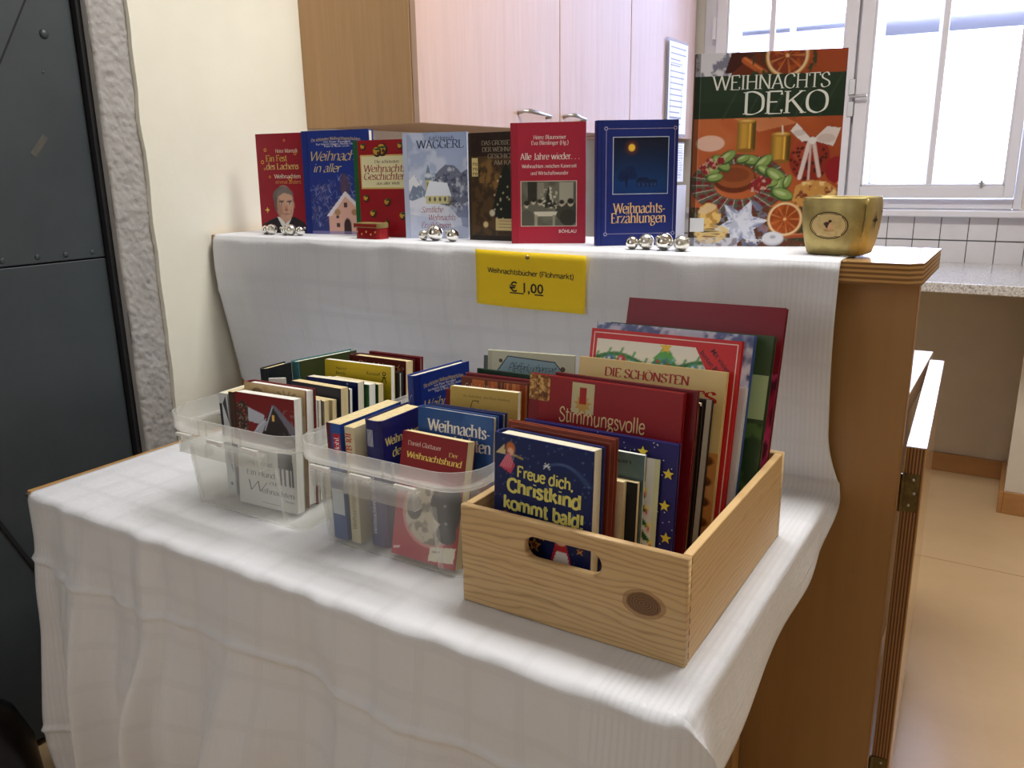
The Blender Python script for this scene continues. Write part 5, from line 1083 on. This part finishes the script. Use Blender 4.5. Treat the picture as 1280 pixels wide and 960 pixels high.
def a_snowhouse(A):
    p = Pic(100, A.h/A.w); p.fill((206, 206, 204)); V_, U_ = p.V, p.U; p.put((V_ > .40).astype(float), (122, 22, 26)); p.put(((V_ > .40) & (V_ < .62)).astype(float), (96, 84, 90), .8); p.poly([(.16, .84), (.22, .88), (.5, .83), (.46, .74), (.2, .76)], (186, 190, 204))
    p.poly([(.30, .56), (.48, .74), (.62, .92), (.98, .74), (1, .56)], (44, 34, 40)); p.seg((.64, .915), (.50, .70), .022, (186, 190, 206)); p.poly([(.62, .93), (.68, .93), (1, .76), (1, .66), (.92, .70)], (112, 112, 130)); p.rect(.63, .79, .66, .84, (236, 190, 90)); p.poly([(.30, .66), (.44, .79), (.54, .78), (.44, .66)], (176, 180, 196)); p.seg((.3, .66), (.52, .80), .014, (210, 212, 222))
    tr = ((U_ > .0) & (U_ < .22) & (V_ > .62) & (V_ < .93-.3*abs(U_-.12))).astype(float); p.put(tr, (56, 34, 30)); p.noise(34, (150, 150, 130), .55, .8, tr, 3); p.noise(40, (206, 70, 40), .62, .9, tr, 5); p.noise(24, (130, 120, 120), .55, .7, ((U_ > .8) & (V_ > .6) & (V_ < .9)).astype(float), 6)
    low = (V_ < .56); p.put(low.astype(float), (204, 204, 202)); p.noise(4, (190, 190, 190), .5, .6, low.astype(float), 2)
    p.ell(.82, .44, .12, .09, (44, 48, 56)); p.rect(.70, .38, .94, .52, (44, 48, 56)); 
    for u in (.73, .80, .88, .93): p.seg((u, .42), (u+.01, .24), .03, (50, 54, 62))
    A.pic(p, 0, 0, 1, 1); K = (74, 74, 78); A.text('Greg Kincaid', .12, .60, .375, .026, K, 'round', .18); A.text('Ein Hund', .14, .64, .275, .034, K, 'serif', .2); A.text('zu', .52, .66, .215, .028, K, 'serif', .2); A.text('W', .12, .44, .135, .065, K, 'script', .12); A.text('eihnachten', .40, .96, .13, .032, K, 'serif', .2); A.text('Roman', .80, .95, .085, .016, K, 'sans'); A.line((.40, .045), (.72, .04), .006, K)
def a_sled(A):
    p = Pic(60, A.h/A.w); p.grad((190, 158, 108), (206, 178, 130)); p.noise(4, (170, 136, 90), .5, .6); p.ell(.22, .93, .08, .03, (120, 90, 56), .8); p.ring(.22, .93, .07, .04, .012, (110, 80, 50)); 
    for k in range(14): p.seg((.70, .90), (.70+.22*cos(k*.45), .90+.07*sin(k*.45)), .012, (90, 76, 44), .9)
    p.poly([(0, .78), (.4, .84), (1, .78), (1, .5), (0, .5)], (214, 196, 160)); A.pic(p, 0, 0, 1, 1)
def a_stars(A):
    A.rect(0, 0, 1, 1, (24, 34, 92)); r_ = random.Random(6)
    for k in range(30): A.star(r_.random(), r_.random(), .025, (170, 170, 196), 6, .4)
def a_yellow(A):
    A.rect(0, 0, 1, 1, (216, 186, 40)); A.text('Heinrich', .17, .34, .915, .022, (50, 44, 30), 'sans'); A.text('Bartels', .17, .32, .87, .022, (50, 44, 30), 'sans'); A.text('Fröhliche', .17, .42, .80, .028, (40, 34, 24), 'sans', bold=.02); A.text('Kurzstoff', .64, .84, .90, .024, (50, 44, 30), 'sans')
    A.ell(.90, .925, .026, (40, 36, 26)); A.ell(.90, .925, .014, (216, 186, 40)); A.line((.90, .90), (.865, .84), .012, (40, 36, 26)); A.line((.90, .90), (.935, .84), .012, (40, 36, 26)); A.line((.87, .89), (.93, .89), .01, (40, 36, 26))
    for k in range(3): A.line((.0, .94-.09*k), (1, .94-.09*k), .003, (190, 160, 30))
def a_die(A): A.rect(0, 0, 1, 1, (84, 18, 24)); A.text('Die Wunde', .12, .95, .885, .050, (226, 160, 130), 'script', .12)
def a_weihden(A):
    A.rect(0, 0, 1, 1, (34, 34, 100)); A.text('Weihnachten in', .06, .97, .80, .045, (240, 220, 130), 'serif', .24); A.text('der Stadt', .2, .9, .70, .045, (240, 220, 130), 'serif', .24); p = Pic(40, .8); p.fill((34, 34, 90)); p.noise(6, (206, 150, 80), .6, .9); A.pic(p, .1, .2, .9, .55)
def s_rot(txt, u, v0, v1, hgt, c, bg_=None, wt=.2, serif=True, up=True):
    def f(A):
        if bg_: A.rect(0, 0, 1, 1, bg_)
        q, wd = pen_text(txt, wt, serif)
        A.faces([[((u-y*hgt) if up else (u+y*hgt), (v0+(v1-v0)*x/wd) if up else (v1-(v1-v0)*x/wd)) for x, y in (pp if up else pp)] for pp in q], c)
    return f

# ------------------------------------------------------------------ the row of books on the counter
G1_ = 'books standing on the counter'
def bk(*a, **k): return book(*a, **k)
bk('red hardcover with a grey-haired man on the cover, leftmost on the counter', (-1.640, 1.436, ZB, 9, 1.5, .138, .237, .018), (150, 22, 40), G1_, a_portrait)
bk('blue hardcover with a pink gabled house, second from left on the counter', (-1.500, 1.452, ZB, 9, 1.5, .188, .239, .020), (30, 52, 138), G1_, a_welt)
bk('red bell-patterned hardcover with green spine standing on the counter', (-1.324, 1.439, ZB, 6, 1, .142, .212, .020), (34, 96, 52), G1_, a_bells, pages=M_PAPERW)
bk('pale hardcover showing a snowy church before mountains', (-1.176, 1.435, ZB, 19, 1, .145, .223, .018), (178, 188, 212), G1_, a_alps)
bk('brown and gold paperback of fireside stories between church book and red book', (-1.017, 1.454, ZB, 0, 1, .138, .218, .022), (84, 62, 36), G1_, a_kamin, hard=False)
bk('crimson hardcover with a grey family photograph on the counter', (-.881, 1.408, ZB, 24, 1, .145, .231, .020), (168, 36, 56), G1_, a_jahre)
bk('dark blue hardcover with a night picture and moon on the counter', (-.699, 1.421, ZB, 36, 1, .151, .229, .030), (28, 44, 116), G1_, a_moon, s_rot('Erzählungen', .35, .52, .93, .28, (206, 160, 104), None, .2, True, True))
bk('tall Christmas decoration cookbook with candles and orange slices on the cover', (-.541, 1.487, ZB, 20, 1.5, .255, .337, .018), (70, 40, 26), G1_, a_deko, rough=.28)
# ------------------------------------------------------------------ books in the crate
zc_ = CZ0+.0105
M_DARKP = noisy('dark_page_edge', (44, 30, 26), (30, 22, 20), 30, .5)
GC = 'large books in the wooden crate'
CR = [
 ('C1', (-.546, .812, -3, 3, .143, .213, .028), NAVY, a_christkind, dict(), 'navy childrens book with yellow lettering, frontmost in the crate'),
 ('C2', (-.550, .846, -1.5, 4, .155, .218, .010), (138, 62, 44), a_rustframe, dict(), 'rust brown framed hardcover right behind the navy childrens book'),
 ('C3a', (-.480, .859, 0, 4, .092, .160, .008), (226, 214, 180), None, dict(hard=False, pages=M_CREAM), 'small cream paperback showing only its page edge behind the rust hardcover'),
 ('C3b', (-.455, .8685, 0, 4, .081, .158, .010), (28, 28, 32), None, dict(hard=False, pages=M_CREAM), 'small black paperback in front of the teal booklet'),
 ('C3', (-.540, .882, 0, 4, .168, .190, .007), (110, 140, 146), a_teal, dict(hard=False, pages=M_PAPERW), 'slim teal booklet with a white edge in the crate'),
 ('C4', (-.555, .893, -.5, 5, .221, .206, .009), (44, 42, 112), a_tree, dict(), 'starry violet picture book with a candlelit Christmas tree'),
 ('C5', (-.563, .9085, -.6, 7, .222, .264, .010), (150, 26, 34), a_stimm, dict(), 'large red hardcover with title Stimmungsvolle and two small photos'),
 ('C6', (-.535, .9235, -1, 8, .205, .265, .008), (120, 16, 28), None, dict(), 'dark red hardcover peeking out behind the large red one'),
 ('C7a', (-.530, .936, 0, 8, .199, .239, .016), (44, 26, 22), a_photo, dict(pages=M_DARKP), 'thick blackish brown book in the middle of the crate'),
 ('C7b', (-.530, .9565, 0, 9, .192, .239, .008), (206, 160, 96), a_photo, dict(hard=False, pages=M_PAPERW), 'thin paperback with an ochre photo cover in the crate'),
 ('C8', (-.530, .9685, 0, 10, .202, .241, .009), (24, 24, 26), a_blackw, dict(hard=False, pages=M_DARKP), 'black paperback with a pale right margin before the baking book'),
 ('C9', (-.534, .983, 1, 11, .216, .274, .011), (232, 204, 140), a_sch, dict(), 'cream baking book with red capital letters and biscuit pictures'),
 ('C10', (-.529, .9995, 1, 12, .221, .313, .011), (206, 34, 38), a_garland, dict(), 'red picture book with a bauble garland across its top'),
 ('C11a', (-.500, 1.016, 0, 13, .198, .248, .013), (222, 222, 226), None, dict(pages=M_PAPERW), 'white book half hidden behind the red garland book'),
 ('C11', (-.544, 1.034, 0, 14, .239, .315, .015), (70, 96, 160), a_snow, dict(pages=M_PAPERW), 'blue and white winter landscape book in the back of the crate'),
 ('C12', (-.533, 1.056, .8, 15, .248, .311, .018), (44, 62, 34), a_green, dict(), 'dark green large book before the tallest red one'),
 ('C13', (-.528, 1.100, 1.2, 16, .244, .345, .014), (118, 14, 30), a_pink, dict(), 'tallest dark red book leaning at the very back of the crate'),
]
for nm, (x, y, yw, ln, w_, h_, t_), c, art, kw, lb in CR:
    bk(lb, (x, y, zc_+t_*sin(R(ln))+.0002, yw, ln, w_, h_, t_), c, GC, art, **kw)
# ------------------------------------------------------------------ books in the middle box
zx = ZCL+.0065
G2 = 'books in the middle plastic box'
bk('red paperback with a black and white dog, frontmost in the middle box', (-.733, .826, zx+.0045, 0, 13, .114, .180, .019), (140, 22, 28), G2, a_hund, hard=False, pages=M_CREAM)
B2L = [
 ((-.728, .880, 2, 5, .128, .207, .016), (48, 84, 150), a_gesch, dict(), 'blue hardcover with large white lettering behind the dog paperback'),
 ((-.728, .902, 4, 5, .128, .205, .014), (34, 50, 110), a_ostern, dict(pages=M_CREAM), 'navy book with thin script title behind the blue hardcover'),
 ((-.722, .950, 7, 6, .114, .222, .012), (224, 188, 96), a_erbl, dict(hard=False), 'ochre paperback with a calligraphic capital in the middle box'),
 ((-.750, .975, 4, 6, .10, .208, .008), (130, 26, 34), None, dict(), 'low dark red book left behind the ochre paperback'),
 ((-.731, .990, 4, 6, .116, .227, .010), (110, 50, 40), a_gabr, dict(), 'brown striped book with a pale author name in the middle box'),
 ((-.735, 1.0055, 3, 6, .118, .229, .010), (124, 34, 44), None, dict(pages=M_PAPERW), 'wine red hardcover behind the brown striped book'),
 ((-.731, 1.030, 0, 6, .112, .232, .007), (20, 58, 44), None, dict(), 'dark green thin hardcover before the gingerbread book'),
 ((-.779, 1.128, 5, 5, .120, .229, .008), (104, 114, 118), None, dict(), 'slate grey book peeking out left behind the gingerbread book'),
 ((-.746, 1.094, 9.8, 5, .152, .248, .009), (220, 220, 196), a_pfeff, dict(), 'cream gingerbread book with a pale blue title panel at the back'),
]
for (x, y, yw, ln, w_, h_, t_), c, art, kw, lb in B2L: bk(lb, (x, y, zx+t_*sin(R(ln))+.0002, yw, ln, w_, h_, t_), c, G2, art, **kw)
bk('navy and red spined book, leftmost in the middle box', (-.8215, .830, zx, 90.5, 0, .140, .184, .027), (40, 66, 140), G2, lambda A: A.rect(.5, 0, 1, 1, (44, 84, 160)), lambda A: (A.rect(0, .0, 1, 1, (40, 78, 150)), A.rect(0, .72, .30, 1, (90, 30, 50)), A.rect(.45, .74, .95, .92, (176, 24, 40)), A.rect(.05, .22, .92, .44, (206, 214, 224)), s_rot('Hohl.', .85, .76, .90, .22, (240, 236, 240))(A)), pages=M_CREAM, hard=False)
bk('cream spined paperback between the blue ones in the middle box', (-.797, .832, zx, 89.5, 0, .132, .182, .019), (216, 204, 170), G2, None, lambda A: (s_rot('GTB 1018', .7, .72, .97, .42, (190, 60, 40), None, .3, False)(A), s_rot('Weihnachtsgeschichten', .68, .12, .62, .3, (110, 100, 80))(A)), pages=M_CREAM, hard=False)
bk('thick navy hardcover with yellow lettering, spine towards the front', (-.7515, .842, zx, 90, 0, .100, .196, .034), (34, 34, 100), G2, a_weihden, lambda A: (s_rot('Weihnachten in den Bergen', .48, .10, .66, .15, (206, 206, 214))(A), [A.rect(.22+.06*k, .80, .25+.06*k, .93, (200, 204, 216)) for k in range(6)]), pages=M_CREAM)
bk('blue story book lying askew between the two plastic boxes', (-.796, .975, zx, 83, 0, .128, .228, .018), (30, 52, 138), G2, a_welt, lambda A: (A.line((.2, .9), (.7, .86), .06, (160, 170, 200)), A.line((.6, .86), (.3, .80), .06, (160, 170, 200)), A.line((.3, .80), (.8, .72), .06, (160, 170, 200))))
# ------------------------------------------------------------------ books in the left box
G3 = 'books in the left plastic box'
B1L = [
 ((-1.086, .850, 4, 4, .128, .191, .018), (206, 206, 204), a_snowhouse, dict(hard=False, pages=M_PAPERW), 'paperback with a snowy cabin and a dog, frontmost in the left box'),
 ((-1.099, .880, 2.5, 4, .138, .199, .024), (120, 20, 28), a_sled, dict(pages=M_PAPERW), 'dark red hardcover with a tan winter picture in the left box'),
 ((-1.088, .911, 0, 4, .120, .177, .008), (236, 230, 220), None, dict(hard=False, pages=M_PAPERW), 'thin white paperback third in the left box'),
 ((-1.088, .922, 0, 4, .118, .174, .008), (26, 32, 70), None, dict(hard=False), 'thin navy paperback in the left box'),
 ((-1.086, .934, 0, 4, .118, .170, .012), (226, 212, 176), None, dict(hard=False, pages=M_CREAM), 'cream paperback behind the thin navy one'),
 ((-1.082, .950, 0, 4, .117, .168, .010), (214, 196, 150), None, dict(hard=False, pages=M_CREAM), 'small tan paperback in the middle of the left box'),
 ((-1.080, .966, 0, 4, .119, .184, .020), (48, 50, 70), lambda A: A.rect(0, 0, 1, 1, (48, 52, 72)), dict(hard=False, pages=M_CREAM), 'thick slate blue paperback with tan pages'),
 ((-1.080, .990, 0, 4, .117, .178, .008), (24, 28, 60), None, dict(hard=False, pages=M_PAPERW), 'narrow navy book with white pages before the starry book'),
 ((-1.078, 1.003, 4, 4, .116, .184, .018), NAVY, a_stars, dict(hard=False, pages=M_PAPER), 'navy starry paperback in the left box'),
 ((-1.072, 1.033, 0, 4, .115, .176, .018), (60, 110, 60), lambda A: A.rect(0, 0, 1, 1, (62, 116, 62)), dict(hard=False, pages=M_PAPERW), 'green paperback with white pages behind the starry one'),
 ((-1.072, 1.055, 0, 4, .117, .172, .016), (40, 74, 44), lambda A: A.rect(0, 0, 1, 1, (44, 82, 48)), dict(hard=False, pages=M_CREAM), 'dark green paperback with cream pages'),
 ((-1.108, 1.080, 4, 4, .154, .197, .012), (216, 186, 40), a_yellow, dict(hard=False, pages=M_PAPERW), 'yellow reading booklet with a small black figure'),
 ((-1.085, 1.102, 2, 4, .136, .183, .012), (30, 30, 34), None, dict(pages=M_PAPERW), 'black hardcover with white pages behind the yellow booklet'),
 ((-1.087, 1.125, 2, 4, .134, .198, .030), (84, 18, 24), a_die, dict(pages=M_CREAM), 'thick dark maroon hardcover near the back of the left box'),
 ((-1.072, 1.163, 2, 4, .124, .200, .010), (120, 24, 34), None, dict(pages=M_PAPERW), 'thin maroon book at the very back of the left box'),
]
for (x, y, yw, ln, w_, h_, t_), c, art, kw, lb in B1L: bk(lb, (x, y, zx+t_*sin(R(ln))+.0002, yw, ln, w_, h_, t_), c, G3, art, **kw)
bk('large teal spined book set lengthwise in the left box', (-1.140, 1.052, zx, 78, 0, .135, .197, .020), (70, 124, 134), G3, lambda A: A.rect(.04, 0, 1, 1, (66, 74, 40)), lambda A: (A.rect(0, 0, 1, 1, (78, 134, 144)), s_rot('Winter', .6, .7, .92, .25, (30, 60, 70))(A)), pages=M_PAPER)
bk('dark book with cream pages left of the teal spine', (-1.148, .985, zx, 90, 0, .060, .197, .018), (34, 38, 44), G3, None, None, pages=M_CREAM)
bk('worn black and white spine at the front left of the left box', (-1.120, .872, zx, 93, 0, .080, .181, .020), (196, 198, 202), G3, None, lambda A: (A.rect(0, .0, 1, 1, (200, 202, 206)), A.rect(.0, .55, .30, .9, (40, 40, 46)), A.poly([(.4, .9), (1, .7), (.8, .98)], (60, 60, 66)), A.poly([(.2, .4), (.9, .2), (.7, .5)], (120, 122, 130)), A.ell(.5, .1, .15, (60, 60, 60))), hard=False)
bk('brown spined paperback beside the worn spine in the left box', (-1.104, .872, zx, 93, 0, .066, .186, .012), (70, 46, 36), G3, None, None, hard=False, pages=M_CREAM)
for k, (x, y, yw, lb) in enumerate(((-1.118, .962, 35, 'white leaflet tucked aslant behind the tan hardcover'),)):
    bk(lb, (x, y, zx, yw, 0, .030, .188, .004), (238, 238, 238), G3, None, None, hard=False, pages=M_PAPERW, cat='booklet')
print('OBJECTS', len(bpy.data.objects))
